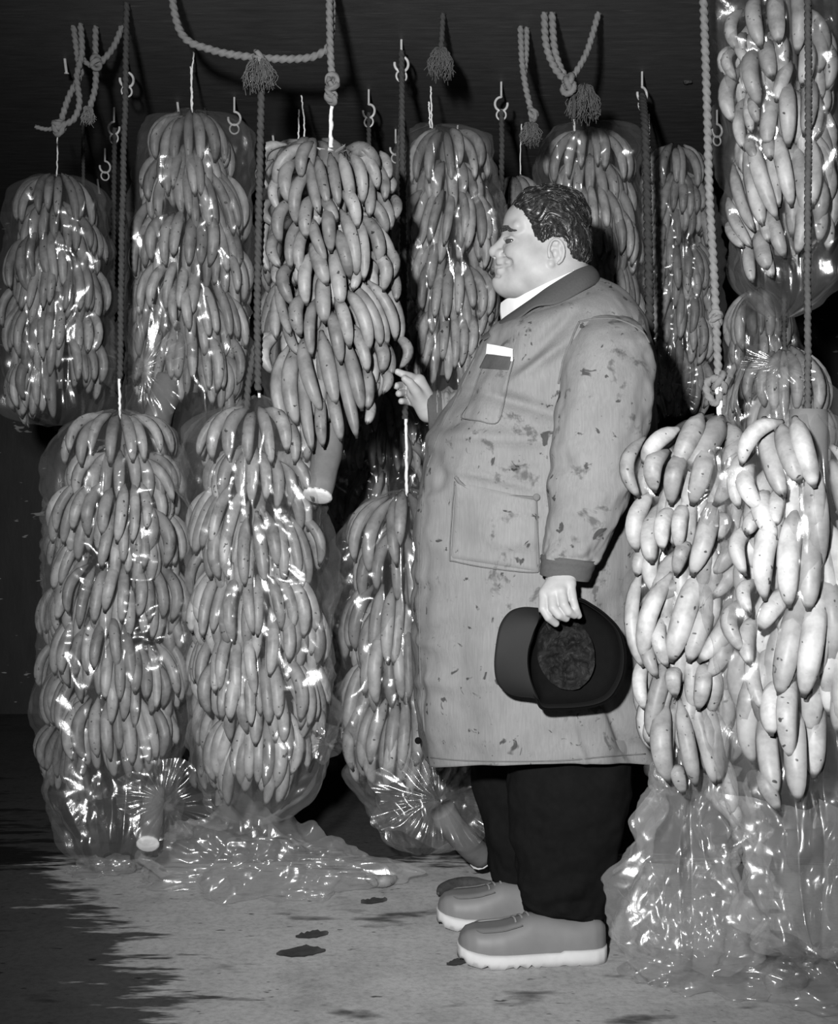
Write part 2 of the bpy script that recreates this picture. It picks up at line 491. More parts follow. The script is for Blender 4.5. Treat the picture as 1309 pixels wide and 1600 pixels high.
def bunch(cx, top, bot, rpx, y, label, seed, L=0.165, w=0.0295, spacing=0.068, arc=172, per=14, az0=0.0, prof=None, lean=0.0, kind='banana', step=143, keep=112):
    """a hanging bunch: hands of fingers spiralling down a stalk, tips down"""
    r = np.random.default_rng(seed)
    s = y / F_PX; R0 = rpx * s * 1.05
    c0, c1 = PA(cx, top, y), PA(cx + lean, bot, y)
    e = empty('banana_bunch', c1, label, 'bananas', 'hanging banana bunches')
    stalk(e, [c0 + [0, 0, .015], (c0 + c1) / 2, c1 + [0, 0, .05]], min(0.020, R0 * 0.2), False)
    H = c0[2] - c1[2]
    prof = prof or [(0, .86), (.10, .97), (.3, 1), (.7, 1), (.9, .95), (1, .84)]
    nh = max(3, int((H - L * 0.8) / spacing) + 1)
    for h in range(nh):
        q = h / max(1, nh - 1)
        zc = c0[2] - 0.012 - q * (H - L * 0.93)
        ax = c0 + (c1 - c0) * q
        R = R0 * ipl(q, [a for a, _ in prof], [b for _, b in prof]) * r.uniform(.93, 1.05)
        az = math.radians(az0 + step * h + r.uniform(-18, 18))
        tilt = r.uniform(-0.16, 0.16)
        arc_h = arc
        if h == 0: az, arc_h, tilt = r.uniform(-.15, .15), 250, 0.0
        for row in (0, 1):
            for k in range(per):
                a = az + math.radians(arc_h) * ((k + 0.5 * row) / (per - 1) - 0.5) + r.normal(0, .03)
                if abs((math.degrees(a) + 180) % 360 - 180) > keep: continue
                d = np.array([math.sin(a), -math.cos(a), 0])       # a = 0 points at the lens
                tw = np.array([math.cos(a), math.sin(a), 0])
                Lk = L * r.uniform(.88, 1.12)
                rs = R * ((.58 if row == 0 else .48) if h > 1 else .26)
                rt = R * (r.uniform(.88, .99) if row == 0 else r.uniform(.70, .84)) - w * .4
                top_lift = (0.035 if h == 0 else 0.012) * (1 if row == 0 else -1)
                S = np.array([ax[0], ax[1], zc + (.02 if h == 0 else 0) + top_lift - .02 * row + r.normal(0, .006)]) + d * rs
                dr = rt - rs
                drop = math.sqrt(max(Lk**2 - dr**2, (.55 * Lk)**2))
                T = np.array([ax[0], ax[1], S[2] - drop]) + d * rt + tw * (tilt + r.normal(0, .06)) * Lk
                place_banana(e, S, T, w * r.uniform(.9, 1.14), d + [0, 0, .35], kind, 3 if h < 2 else None)
    return e

def explicit(e, rows, cx, y, R, kind, tuck=0.80, ext=0.16, minw=0.0, ws=1.08):
    """fingers seen one by one: stem and tip as seen, set on the bunch's rounded body"""
    xc = (cx - 654.5) * y / F_PX
    for (x0, y0, x1, y1, w) in rows:
        x0e, y0e = x0 - (x1 - x0) * ext, y0 - (y1 - y0) * ext
        def on(px, py, rad):
            X = (px - 654.5) * y / F_PX - xc
            yy = y - math.sqrt(max(rad * rad - X * X, (0.25 * rad)**2))
            return PA(px, py, yy)
        S, T = on(x0e, y0e, R * tuck), on(x1, y1, R)
        mid = (S + T) / 2
        out = np.array([mid[0] - xc, mid[1] - y, 0.02])
        out /= np.linalg.norm(out)
        sc = mid[1] / F_PX
        place_banana(e, S, T, max(w * sc * ws, minw), out, kind)

def crop(rows, ox, oy, s):
    return [(ox + a / s, oy + b / s, ox + c / s, oy + d / s, w / s) for a, b, c, d, w in rows]

# ------------------------------------------------------------------ film bags
def bag(parent, rows, y, seed, asp=0.9, amp=1.0, size=0.05, mat='film', res=0.0055, gather=0.0, folds=14, name='plastic_bag', ysh=None, ground=None):
    """rows: (py, left px, right px) of the bag's outline at distance y; crumpled clear film"""
    rows = np.array(rows, float)
    py = rows[:, 0]
    H = (py[-1] - py[0]) * y / F_PX
    nz = int(H / res) + 2
    T = np.linspace(py[0], py[-1], nz)
    sp = spline(rows, nz * 2)
    L = np.interp(T, sp[:, 0], sp[:, 1]); Rr = np.interp(T, sp[:, 0], sp[:, 2])
    hw = np.maximum((Rr - L) / 2 * .96, 2) * y / F_PX
    cxm = ((L + Rr) / 2 - 654.5) * y / F_PX
    z = CAMZ + (HOR - T) * y / F_PX
    nu = int(2 * math.pi * hw.max() / res)
    th = np.linspace(0, 2 * math.pi, nu, endpoint=False)
    U, Z = np.meshgrid(th, z); HW = hw[:, None]; CX = cxm[:, None]
    arc = np.minimum(U, 2 * math.pi - U) * 0.16                 # seam-free coordinate, creases mirrored across the back
    arc = np.where(U > math.pi, arc + 3.0, arc)
    bl = np.clip(np.minimum(U, 2 * math.pi - U) / 0.25, 0, 1) * np.clip(np.abs(U - math.pi) / 0.25, 0, 1)
    h = (crumple(arc, Z, seed, size, amp * 1.5) + crumple(arc, Z, seed + 50, size * 2.2, amp * 1.25, .8, 5)) * (0.15 + 0.85 * bl)
    rs = np.random.default_rng(seed + 200)                       # tight tension folds, long and narrow
    for k in range(30):
        u0, z0 = rs.uniform(.2, .80) * .5, rs.uniform(z[-1], z[0]); u0 = u0 + (3.0 if rs.random() < .5 else 0)
        an, ln = rs.normal(0, .42), rs.uniform(.03, .11)
        da, dz = arc - u0, Z - z0
        al, ac = da * math.sin(an) + dz * math.cos(an), da * math.cos(an) - dz * math.sin(an) + .10 * (dz**2) * rs.normal(0, 8) * 0
        h = h + rs.uniform(.004, .009) * np.exp(-(ac / .0055)**2) * np.clip(1 - (al / ln)**2, 0, 1)
    if mat == 'film_heap': h = h + crumple(arc, Z, seed + 80, .03, amp * 1.3, .4, 9) * (0.15 + 0.85 * bl)
    h = h - h.mean()
    h = h + 0.010 * amp * fbm(np.cos(U) * 1.7 + seed, np.sin(U) * 1.7, Z * 7, 3)
    h = h + gather * 0.012 * tri(U * folds / (2 * math.pi) + 0.4 * noise3(np.cos(U) * 2, np.sin(U) * 2, Z * 4 + seed)) 
    r = HW + h * np.clip(HW / 0.06, 0.15, 1)
    # U = 0 at the back, pi at the front
    X = CX - r * np.sin(U) * 1.0
    sh = 0 if ysh is None else np.interp(T, ysh[0], ysh[1])[:, None]
    Y = y + r * np.cos(U) * asp + sh
    Zf = Z + 0.006 * amp * noise3(np.cos(U) * 3 + seed, np.sin(U) * 3, Z * 9)
    if ground is not None: Zf = np.maximum(Zf, ground + 0.004 * (1 + noise3(X * 30, Y * 30, seed)))
    v = np.stack([X, Y, Zf], -1).reshape(-1, 3)
    return put(name, v, grid_faces(nu, nz, True), M[mat], parent)

def starburst(parent, px, py, y, rpx, seed, tilt=(0, -1, 0), n=13, mat='film', height=0.035, squash=(1, 1), name='bag_knot'):
    """the gathered, tied end of a bag: radiating pleats round a knot, with a short tuft"""
    r_ = np.random.default_rng(seed)
    c = PA(px, py, y); R = rpx * y / F_PX
    nu, nr = 220, 26
    th = np.linspace(0, 2 * math.pi, nu, endpoint=False); rr = np.linspace(0.03, 1, nr)
    U, Q = np.meshgrid(th, rr)
    edge = 1 + 0.35 * noise3(np.cos(U) * 2.3 + seed, np.sin(U) * 2.3, 0.5)
    warp = 0.7 * noise3(np.cos(U) * 1.5 + seed, np.sin(U) * 1.5, Q * 1.2)
    pl = ((tri(U * n / (2 * math.pi) + warp) - 0.5) * 0.26 + (tri(U * n * 2.7 / (2 * math.pi) + warp * 2) - .5) * .07) * (Q * (1.25 - Q)) * R
    w = height * np.exp(-Q * 4.5) + pl + 0.10 * R * fbm(np.cos(U) * Q * 2 + seed, np.sin(U) * Q * 2, 1.0, 3) * Q
    nrm = np.array(tilt, float); nrm /= np.linalg.norm(nrm)
    a = np.cross(nrm, [0, 0, 1.0]); a /= np.linalg.norm(a); b = np.cross(a, nrm)
    v = c + (np.cos(U) * Q * edge * R * squash[0])[..., None] * a + (np.sin(U) * Q * edge * R * squash[1])[..., None] * b + w[..., None] * nrm
    acc = Acc().add(v.reshape(-1, 3), grid_faces(nu, nr, True))
    # tuft
    for k in range(9):
        d = nrm * 0.8 + a * r_.normal(0, .6) + b * r_.normal(0, .6); d /= np.linalg.norm(d)
        ln = r_.uniform(.02, .045) * min(1, R / .09); s = np.cross(d, r_.normal(size=3)); s /= np.linalg.norm(s)
        p0 = c + nrm * height * 0.8
        pts = [p0, p0 + d * ln * .5 + s * ln * .22, p0 + d * ln + s * ln * .3 + nrm * ln * .2, p0 + d * ln - s * ln * .2, p0 + d * ln * .55 - s * ln * .25 - nrm * ln * .15]
        acc.add(np.array(pts), [[0, 1, 4], [1, 2, 3, 4]])
    return acc.put(name, M[mat], parent)

# --- bare bunch in the middle, the one being touched
def bare_bunch():
    cx, y, R = 522, 3.30, 0.172
    e = empty('banana_bunch', P(515, 705, y), 'unwrapped banana bunch in the middle, touched by the man in the coat', 'bananas', 'hanging banana bunches')
    A = [(210,170,70,330,85),(345,190,150,455,95),(425,170,355,400,95),(130,300,110,490,60),(310,310,265,600,105),(235,420,185,655,75),(400,430,320,765,95),
         (430,330,500,680,85),(500,300,565,600,85),(595,285,650,620,85),(680,285,750,615,95),(760,280,835,600,90),(790,250,960,485,90),(870,420,890,700,90),
         (950,340,1010,575,80),(760,190,975,320,95),(990,230,1040,410,70),(780,230,930,290,60),(1040,410,1050,510,50),(550,590,640,740,90),(700,560,800,790,100),
         (880,600,1030,830,95),(960,560,1060,800,70),(1060,560,1080,720,50),(280,620,195,910,100),(425,600,395,870,105),(150,600,145,770,70),(105,600,80,760,70),
         (330,790,275,1110,90),(395,850,350,1150,90),(190,880,195,1100,90),(110,790,110,1130,75),(460,780,550,1060,90),(575,710,590,985,105),(690,750,790,1170,100),
         (640,880,740,1190,100),(800,790,845,1200,85),(850,760,970,1080,105),(850,720,1090,1040,85),(980,980,1060,1200,80),(480,960,560,1240,115),(620,1020,670,1400,115),
         (900,1040,1000,1290,100),(1060,1150,1100,1360,70),(300,1130,290,1400,100),(430,1060,400,1400,100),(190,1090,170,1230,70),(530,1220,540,1540,115),(780,1130,760,1280,80)]
    B = [(170,90,140,400,75),(165,60,245,380,60),(330,140,310,385,95),(410,190,390,520,75),(235,300,300,510,60),(530,270,590,575,90),(570,170,650,465,90),
         (650,130,785,480,90),(690,90,865,450,90),(740,60,915,440,80),(800,60,965,410,80),(900,70,1005,420,55),(670,340,775,630,85),(820,420,875,635,90),
         (890,450,940,650,55),(950,400,995,610,75),(630,470,735,900,95),(570,560,700,1090,85),(470,430,555,860,100),(350,480,460,910,95),(290,530,290,1000,105),
         (230,540,225,1020,85),(330,640,390,1180,85),(460,860,465,1150,80),(520,780,590,1110,85),(290,960,310,1200,70),(760,620,775,890,80),(860,640,880,780,70),
         (180,400,120,650,90),(110,370,100,500,60),(790,850,770,990,60)]
    explicit(e, crop(A, 400, 200, 5.035), cx, y, R, 'banana', 0.74, 0.25, minw=0.026)
    explicit(e, crop(B, 400, 440, 4.446), cx, y, R * 0.98, 'banana', 0.74, 0.2, minw=0.026)
    # a second, deeper layer that fills the gaps
    r = np.random.default_rng(5)
    for k in range(64):
        a = r.uniform(-1.75, 1.75); zz = r.uniform(270, 600)
        rad = R * .50
        d = np.array([math.sin(a), -math.cos(a), 0]); c = PA(cx, zz, y)
        place_banana(e, c + d * rad * .6 + [0, 0, .02], c + d * rad * 1.25 + [0, 0, -.12], .034, d, 'banana')
    stalk(e, [PA(517, 236, y), PA(520, 420, y), PA(522, 600, y), PA(514, 690, 3.24), PA(496, 774, 3.17)], 0.036)
    # torn crown leaves round the string at the top
    acc = Acc()
    for k in range(9):
        a = r.uniform(0, 6.28); c = PA(520, 243, y - .02)
        d = np.array([math.cos(a), math.sin(a) * .8, .45]); s = np.array([-math.sin(a), math.cos(a), .3]) * r.uniform(.008, .016)
        ln = r.uniform(.03, .055)
        acc.add(np.array([c, c + d * ln * .5 + s, c + d * ln, c + d * ln * .5 - s]), [[0, 1, 2, 3]])
    acc.put('crown_scraps', M['cut'], e)
    string(e, [(516, 70), (518, 150), (517, 200), (517, 242)], y - .02, .0055)
    return e
bare_bunch()

# --- two-tier bunches: upper row
def strings(e, pts, y, r=.0026):
    for p in pts: string(e, p, y, r)

e = bunch(88, 298, 632, 80, 4.2, 'dim bagged bunch at the dark upper edge beside the looped ropes', 11, L=.17)
bag(e, [(274, 84, 94), (284, 50, 135), (312, 12, 166), (380, 0, 176), (500, -5, 176), (600, 0, 172), (650, 20, 160), (665, 60, 120)], 4.2, 11)
strings(e, [[(90, 200), (89, 290)]], 4.2)

e = bunch(298, 206, 640, 94, 3.92, 'tall bagged bunch with a bright starburst knot low on its bag', 12, L=.172, prof=[(0, .7), (.12, .86), (.3, .97), (.7, 1), (.9, .95), (1, .85)], az0=150)
bag(e, [(176, 292, 318), (182, 262, 360), (200, 240, 392), (240, 212, 402), (330, 200, 400), (450, 186, 398), (560, 190, 394), (630, 200, 385), (670, 230, 350), (690, 270, 320)], 3.92, 12, amp=1.1)
starburst(e, 231, 577, 3.66, 75, 3, tilt=(-.35, -1, 0.0), squash=(1, 1.35))
stalk(e, [PA(262, 590, 3.8), PA(250, 640, 3.77), PA(232, 692, 3.73)], .040)
strings(e, [[(303, 82), (299, 130), (300, 185)], [(298, 105), (300, 150), (301, 185)]], 3.92)

e = bunch(490, 246, 620, 85, 4.1, 'bagged bunch mostly hidden behind the unwrapped bunch, two strings above', 13, L=.17, spacing=.09)
bag(e, [(228, 465, 480), (240, 430, 540), (300, 405, 572), (450, 398, 582), (580, 400, 580), (640, 425, 555)], 4.1, 13)
strings(e, [[(471, 150), (475, 190), (476, 232)], [(467, 172), (466, 232)]], 4.1)

e = bunch(697, 231, 612, 80, 4.0, 'bagged bunch hanging between the unwrapped bunch and the smiling face', 14, L=.175, az0=60)
bag(e, [(196, 668, 690), (206, 645, 735), (230, 620, 768), (330, 612, 784), (450, 614, 782), (560, 622, 775), (610, 635, 760), (635, 660, 735)], 4.0, 14, amp=1.15)
strings(e, [[(673, 136), (674, 170), (675, 200)], [(670, 160), (672, 200)], [(715, 197), (715, 212)]], 4.0)

e = bunch(920, 228, 555, 82, 4.2, 'bagged bunch directly behind the back of the man\'s head', 15, L=.178, az0=20)
bag(e, [(196, 880, 950), (208, 850, 985), (240, 835, 1000), (330, 832, 1006), (450, 835, 1010), (540, 845, 1000), (575, 880, 960)], 4.2, 15, amp=1.15)
strings(e, [[(896, 122), (897, 160), (897, 212)]], 4.2, .004)

e = bunch(802, 300, 600, 46, 4.7, 'small shadowed bunch glimpsed above the man\'s forehead', 16, L=.17, spacing=.10)
strings(e, [[(815, 190), (813, 230), (813, 280)]], 4.7)

e = bunch(1056, 252, 625, 60, 4.5, 'narrow dim bunch with a knotted bag behind the man\'s shoulder', 17, L=.165, az0=200)
bag(e, [(236, 1012, 1040), (248, 1000, 1075), (290, 990, 1108), (400, 988, 1124), (520, 992, 1124), (590, 1005, 1112), (620, 1030, 1080), (650, 1040, 1062)], 4.5, 17)
starburst(e, 1046, 602, 4.28, 45, 8, squash=(1, 1.2))
strings(e, [[(1014, 178), (1014, 205), (1015, 240)]], 4.5)

# --- lower row
e = bunch(187, 674, 1166, 108, 3.52, 'bagged bunch low beside the frame edge, white stalk end under its bag', 21, L=.152, az0=20, prof=[(0, .84), (.1, .95), (.35, .98), (.8, 1), (1, .9)], keep=118)
bag(e, [(640, 176, 198), (652, 130, 235), (690, 80, 288), (800, 66, 300), (950, 66, 306), (1080, 64, 306), (1160, 68, 300), (1230, 74, 285), (1290, 92, 270), (1335, 120, 240), (1345, 140, 210)], 3.52, 21, amp=1.2, gather=.4)
starburst(e, 256, 1250, 3.32, 62, 31, tilt=(.3, -1, 0.1), squash=(1.1, 1))
stalk(e, [PA(240, 1235, 3.46), PA(236, 1280, 3.40), PA(231, 1318, 3.34)], .029)
strings(e, [[(186, 590), (187, 625), (188, 655)]], 3.52, .004)
string(e, [(198, 0), (196, 135), (192, 300), (187, 592)], 3.52, .008, 'hanging_rope', M['rope_dark'])

e = bunch(402, 672, 1198, 112, 3.24, 'wide bagged bunch under the tall starburst one, sagging low', 22, L=.155, az0=-15, prof=[(0, .88), (.1, .98), (.35, 1), (.75, 1), (.9, .95), (1, .72)], keep=118)
bag(e, [(618, 398, 412), (630, 370, 440), (665, 296, 500), (760, 280, 516), (900, 288, 526), (1030, 294, 528), (1120, 298, 522), (1190, 300, 510), (1240, 318, 488), (1275, 350, 440), (1285, 372, 410)], 3.24, 22, amp=1.25, gather=.3)
starburst(e, 505, 1160, 3.17, 30, 32, tilt=(.6, -1, 0))
strings(e, [[(404, 520), (403, 570), (405, 622)]], 3.24, .004)

e = bunch(628, 800, 1186, 100, 3.64, 'bagged bunch half hidden by the coat front, its bag knotted near the trousers', 23, L=.195, w=.034, az0=-25, spacing=.088, per=12, keep=118)
bag(e, [(766, 624, 645), (778, 580, 690), (830, 528, 728), (950, 520, 742), (1080, 522, 748), (1170, 540, 752), (1230, 560, 750), (1290, 590, 745), (1320, 615, 700), (1330, 640, 680)], 3.64, 23, amp=1.2, gather=.6)
starburst(e, 684, 1248, 3.42, 95, 33, tilt=(.1, -1, 0.1), n=17, squash=(1.1, .8))
stalk(e, [PA(690, 1265, 3.46), PA(710, 1295, 3.48), PA(752, 1340, 3.56)], .035)
strings(e, [[(634, 650), (635, 710), (635, 775)]], 3.64, .0048)

e = bunch(600, 640, 1150, 80, 4.45, 'shadowed bunch under streaky film behind the pale cut stalk', 24, L=.17, spacing=.10)
string(e, [(628, 114), (602, 645)], 4.45, .006, 'hanging_rope', M['rope_dark'])
bag(e, [(600, 590, 620), (625, 560, 660), (700, 520, 690), (850, 512, 700), (1000, 512, 700), (1150, 520, 690), (1220, 560, 640)], 4.45, 24, amp=1.5, gather=1.2, folds=26)

e = bunch(130, 830, 1240, 70, 4.6, 'dark bunch at the shadowed edge behind the low bagged bunches', 25, L=.17, spacing=.09)
string(e, [(130, 169), (130, 835)], 4.6, .006, 'hanging_rope', M['rope_dark'])
e = bunch(320, 900, 1240, 70, 4.5, 'dark bunch seen in the gap between the two low bagged bunches', 26, L=.17, spacing=.09)
string(e, [(320, 156), (320, 905)], 4.5, .006, 'hanging_rope', M['rope_dark'])

# --- right side
def ripe_bunch_big():
    cx, y, R = 1262, 2.32, 0.140
    e = empty('banana_bunch', P(cx, 1265, y), 'largest brightest bunch at the far edge, inside a loose smooth bag', 'bananas', 'hanging banana bunches')
    c = [(1110,290,1020,715,110),(1200,310,1170,760,120),(960,340,900,560,90),(1140,700,980,900,110),(1230,800,1110,1310,130),(960,650,930,800,80),(1110,80,1080,250,90),
         (1000,200,900,300,90),(990,1100,1010,1400,80),(900,800,890,1040,90),(960,900,930,1120,90),(1300,350,1290,780,120),(1330,820,1260,1320,130),(1110,1300,1060,1560,120),(1190,1320,1180,1700,110)]
    explicit(e, crop(c, 940, 760, 4.0), cx, y, R, 'banana_near', .60, .38, ws=1.2)
    c = [(1050,1150,1140,1510,110),(1150,1150,1240,1420,110),(1060,1110,870,1310,90),(960,1390,1000,1600,100),(880,1320,860,1580,80),(1240,1130,1330,1450,110),(1050,1560,1090,1780,110)]
    explicit(e, crop(c, 940, 400, 4.0), cx, y, R, 'banana_near', .60, .38, ws=1.2)
    c = [(1130,10,1165,390,110),(1170,300,1190,480,90),(1290,20,1300,420,110)]
    explicit(e, crop(c, 900, 1140, 3.74), cx, y, R, 'banana_near', .60, .38, ws=1.2)
    r = np.random.default_rng(9)
    for k in range(70):
        a = r.uniform(-1.9, 1.6); zz = r.uniform(720, 1080)
        d = np.array([math.sin(a), -math.cos(a), 0]); q = PA(cx, zz, y)
        place_banana(e, q + d * R * .35 + [0, 0, .03], q + d * R * .70 + [0, 0, -.14], .040, d, 'banana_near')
    stalk(e, [PA(cx, 640, y), PA(cx, 900, y), PA(cx, 1200, y)], .034, False)
    string(e, [(cx, -390), (cx, 300), (cx, 650)], y, .006, 'hanging_rope', M['rope_dark'])
    bag(e, [(640, cx - 10, cx + 10), (665, 1190, 1320), (720, 1140, 1385), (850, 1126, 1400), (1000, 1126, 1400), (1150, 1130, 1395), (1260, 1136, 1392)], y, 41, amp=.8, size=.09, gather=.25, folds=20)
    bag(e, [(1235, 1134, 1392), (1300, 1142, 1390), (1370, 1150, 1380), (1430, 1165, 1372), (1465, 1190, 1350), (1480, 1225, 1310)], y, 51, amp=1.9, size=.06, mat='film_heap', name='bag_tail')
    return e
ripe_bunch_big()

def ripe_bunch():
    cx, y, R = 1078, 2.80, 0.122
    e = empty('banana_bunch', P(cx, 1290, y), 'bright spotted bunch beside the coat back, hung on twisted rope', 'bananas', 'hanging banana bunches')
    c = [(290,140,220,410,100),(300,400,215,560,75),(330,250,310,480,100),(430,210,380,400,90),(510,200,480,400,85),(650,220,560,560,110),(710,230,720,340,80),(570,590,240,745,95),
         (390,700,270,1090,100),(330,950,350,1200,80),(390,900,410,1130,70),(560,680,430,1100,120),(640,760,540,1100,110),(740,800,600,1100,110),(280,1150,275,1400,75),(400,1180,300,1570,100),
         (470,1200,460,1320,85),(760,500,690,700,90),(720,420,690,560,90),(250,700,260,1130,70),(520,420,460,560,80),(700,980,660,1200,100),(620,1180,600,1400,90)]
    explicit(e, crop(c, 940, 760, 4.0), cx, y, R, 'banana_near', .62, .40, minw=.032, ws=1.2)
    c = [(530,-90,545,310,105),(620,-90,700,330,85),(700,-90,810,320,70),(770,-90,830,310,92),(860,200,905,500,62),(610,250,630,380,70),(850,440,930,580,56),(470,-60,430,90,70)]
    explicit(e, crop(c, 900, 1140, 3.74), cx, y, R, 'banana_near', .66, .2, minw=.032, ws=1.2)
    c = [(580,1080,470,1310,110),(690,1100,540,1330,130),(420,1140,255,1300,95),(390,1290,330,1480,100),(260,1240,235,1510,70),(500,1330,430,1560,100),(620,1300,560,1560,110),(740,1300,700,1560,110),(780,1130,760,1330,100)]
    explicit(e, crop(c, 940, 400, 4.0), cx, y, R, 'banana_near', .62, .40, minw=.032, ws=1.2)
    r = np.random.default_rng(10)
    for k in range(70):
        a = r.uniform(-1.8, 1.8); zz = r.uniform(700, 1120)
        d = np.array([math.sin(a), -math.cos(a), 0]); q = PA(cx, zz, y)
        place_banana(e, q + d * R * .3 + [0, 0, .03], q + d * R * .72 + [0, 0, -.12], .036, d, 'banana_near')
    stalk(e, [PA(1110, 660, y), PA(cx, 900, y), PA(1075, 1230, y)], .03, False)
    string(e, [(1120, 602), (1123, 640), (1124, 670)], y - .02, .0042); string(e, [(1126, 604), (1125, 640), (1124, 672)], y - .02, .0042)
    # the film covers the far side of the bunch and trails to the floor
    bag(e, [(650, 1115, 1135), (662, 1070, 1150), (700, 1030, 1160), (800, 1015, 1162), (1000, 1022, 1158), (1150, 1020, 1155), (1215, 1020, 1150), (1235, 1030, 1140)], y, 42, amp=1.3, gather=.3)
    bag(e, [(1190, 1030, 1130), (1240, 1012, 1140), (1300, 992, 1150), (1380, 976, 1165), (1440, 968, 1176), (1480, 974, 1170), (1500, 1000, 1150)], y, 52, amp=1.7, size=.06, gather=.0, mat='film_heap', ground=.006, name='bag_tail')
    starburst(e, 1121, 762, 2.66, 48, 43, squash=(1, 1.2))
    return e
ripe_bunch()

def ripe_bunch_top():
    cx, y, R = 1226, 3.02, 0.138
    e = empty('banana_bunch', P(cx, 450, y), 'pale bunch hanging into view from above at the upper corner, loose film below', 'bananas', 'hanging banana bunches')
    c = [(230,90,215,220,50),(265,110,255,240,45),(270,250,240,480,85),(380,150,390,390,90),(310,20,320,150,60),(430,60,460,230,90),(540,190,480,360,75),(350,350,345,540,50),(390,390,380,490,50),
         (300,420,300,630,70),(460,390,430,610,90),(450,600,450,690,70),(355,590,370,690,60),(540,350,550,620,90),(350,700,410,1070,95),(270,820,360,1100,65),(245,980,345,1190,65),(240,1080,300,1190,50),
         (390,690,490,1030,85),(460,700,500,960,60),(500,640,570,960,85),(350,1200,350,1390,70),(400,1150,440,1320,90),(450,1300,460,1360,60),(460,1040,530,1250,80),(420,1010,440,1160,65),
         (640,300,640,560,90),(660,650,680,960,90),(600,700,650,1000,90),(620,1000,600,1230,80),(640,80,630,280,90),(380,-160,400,60,85),(480,-190,500,30,90),(590,-180,600,90,90),(280,-100,260,70,70)]
    explicit(e, crop(c, 1080, 60, 3.64), cx, y, R, 'banana_near', .64, .35, minw=.026)
    r = np.random.default_rng(12)
    for k in range(60):
        a = r.uniform(-1.8, 1.8); zz = r.uniform(20, 330)
        d = np.array([math.sin(a), -math.cos(a), 0]); q = PA(cx, zz, y)
        place_banana(e, q + d * R * .3 + [0, 0, .03], q + d * R * .68 + [0, 0, -.11], .034, d, 'banana_near')
    stalk(e, [PA(cx, -60, y), PA(cx, 200, y), PA(cx, 400, y)], .03, False)
    string(e, [(cx, -125), (cx, -60)], y, .006)
    bag(e, [(-90, 1170, 1290), (0, 1128, 1330), (150, 1124, 1332), (300, 1128, 1330), (400, 1138, 1325), (445, 1150, 1318), (475, 1180, 1290), (496, 1205, 1240)], y, 44, amp=1.1, gather=.3)
    return e
ripe_bunch_top()

e = bunch(1185, 478, 690, 50, 3.9, 'dim half-seen bunch under the pale corner bunch', 27, L=.165, az0=10)
string(e, [(1185, 65), (1185, 485)], 3.9, .006, 'hanging_rope', M['rope_dark'])
bag(e, [(465, 1175, 1195), (475, 1150, 1225), (530, 1130, 1245), (650, 1132, 1245), (720, 1150, 1220)], 3.9, 27)
e = bunch(1225, 575, 800, 72, 3.3, 'bunch with a gathered bag top just above the large bright one', 28, L=.165, az0=-20)
string(e, [(1225, -58), (1225, 585)], 3.3, .006, 'hanging_rope', M['rope_dark'])
bag(e, [(560, 1212, 1235), (575, 1180, 1270), (620, 1148, 1300), (720, 1144, 1306), (800, 1160, 1290)], 3.3, 28)
starburst(e, 1216, 574, 3.12, 50, 45, squash=(1.2, .8), tilt=(0, -1, .5))
# ------------------------------------------------------------------ hooks screwed into the ceiling
def hook(px, py, label, size=1.0, turn=0.0, gap=1):
    """py is where the shank meets the ceiling"""
    y = F_PX * (CEIL - CAMZ) / (HOR - py)
    s = size
    x0 = (px - 654.5) * y / F_PX
    e = empty('ceiling_hook', (x0, y, CEIL), label, 'hook', 'ceiling hooks')
    c, sn = math.cos(turn), math.sin(turn)
    def W(a, z): return np.array([x0 + a * c, y + a * sn, CEIL + z])
    v, f = sweep(spline([W(0, .006), W(0, -.03 * s), W(0, -.050 * s)], 8), .0036, 8)
    put('shank', v, f, M['steel'], e)
    pts = [W(0, -.046 * s)]
    for k in range(15):
        a = math.radians(90 - gap * 20 * k)
        pts.append(W(.020 * s * math.cos(a), -.070 * s + .022 * s * math.sin(a)))
    v, f = sweep(spline(pts, 44), .0042, 8)
    put('hook_ring', v, f, M['steel'], e)
    pts = [W(.015 * s * math.cos(t) , -.105 * s + .016 * s * math.sin(t)) for t in np.linspace(0, 2 * math.pi, 20)]
    v, f = sweep(pts, .0032, 6, closed_ends=False)
    put('link', v, f, M['steel'], e)
    return e, y
H = [(198, 88, 'steel hook over the dark rope at the upper corner'), (178, 168, 'open steel hook above the thin dark rope beside the tall bunch'),
     (164, 232, 'small dim hook behind the paired dark ropes'), (366, 152, 'steel hook showing over the shoulder of the tall bunch'),
     (576, 140, 'steel hook with a short rope above the bare bunch'), (627, 62, 'round hook at the top of the long dark rope'),
     (783, 128, 'steel hook in front of the man\'s forehead'), (1003, 112, 'dark hook above the rope behind the man'),
     (618, 202, 'tiny far hook beside the long dark rope'), (1120, 172, 'small far hook beside the twisted rope')]
HY = {}
for k, (a, b, lab) in enumerate(H):
    _, HY[a] = hook(a, b, lab, 1.0, [.3, -.2, .5, .1, -.3, .2, 0, .6, .2, .4][k], -1 if k in (1, 6) else 1)
for a, b, lab in ((101, 92, 'lone nail in the ceiling near the looped rope'), (277, 160, 'bent nail beside the tall bunch'), (426, 212, 'lone nail behind the rope by the bare bunch'), (152, 280, 'lowest far nail near the edge bunch')):
    y = F_PX * (CEIL - CAMZ) / (HOR - b)
    p0, p1 = P(a, b, y), P(a + 3, b + 22, y)
    v, f = sweep(spline([np.array(p0) + [0, 0, .004], np.array(p0) * .5 + np.array(p1) * .5, np.array(p1)], 8), .0045, 8)
    hd, hf = sweep([np.array(p1), np.array(p1) + [0, 0, -.003]], [.0075, .0075], 8)
    tag(Acc().add(v, f).add(hd, hf).put('nail', M['steel']), lab, 'nail', 'ceiling nails')

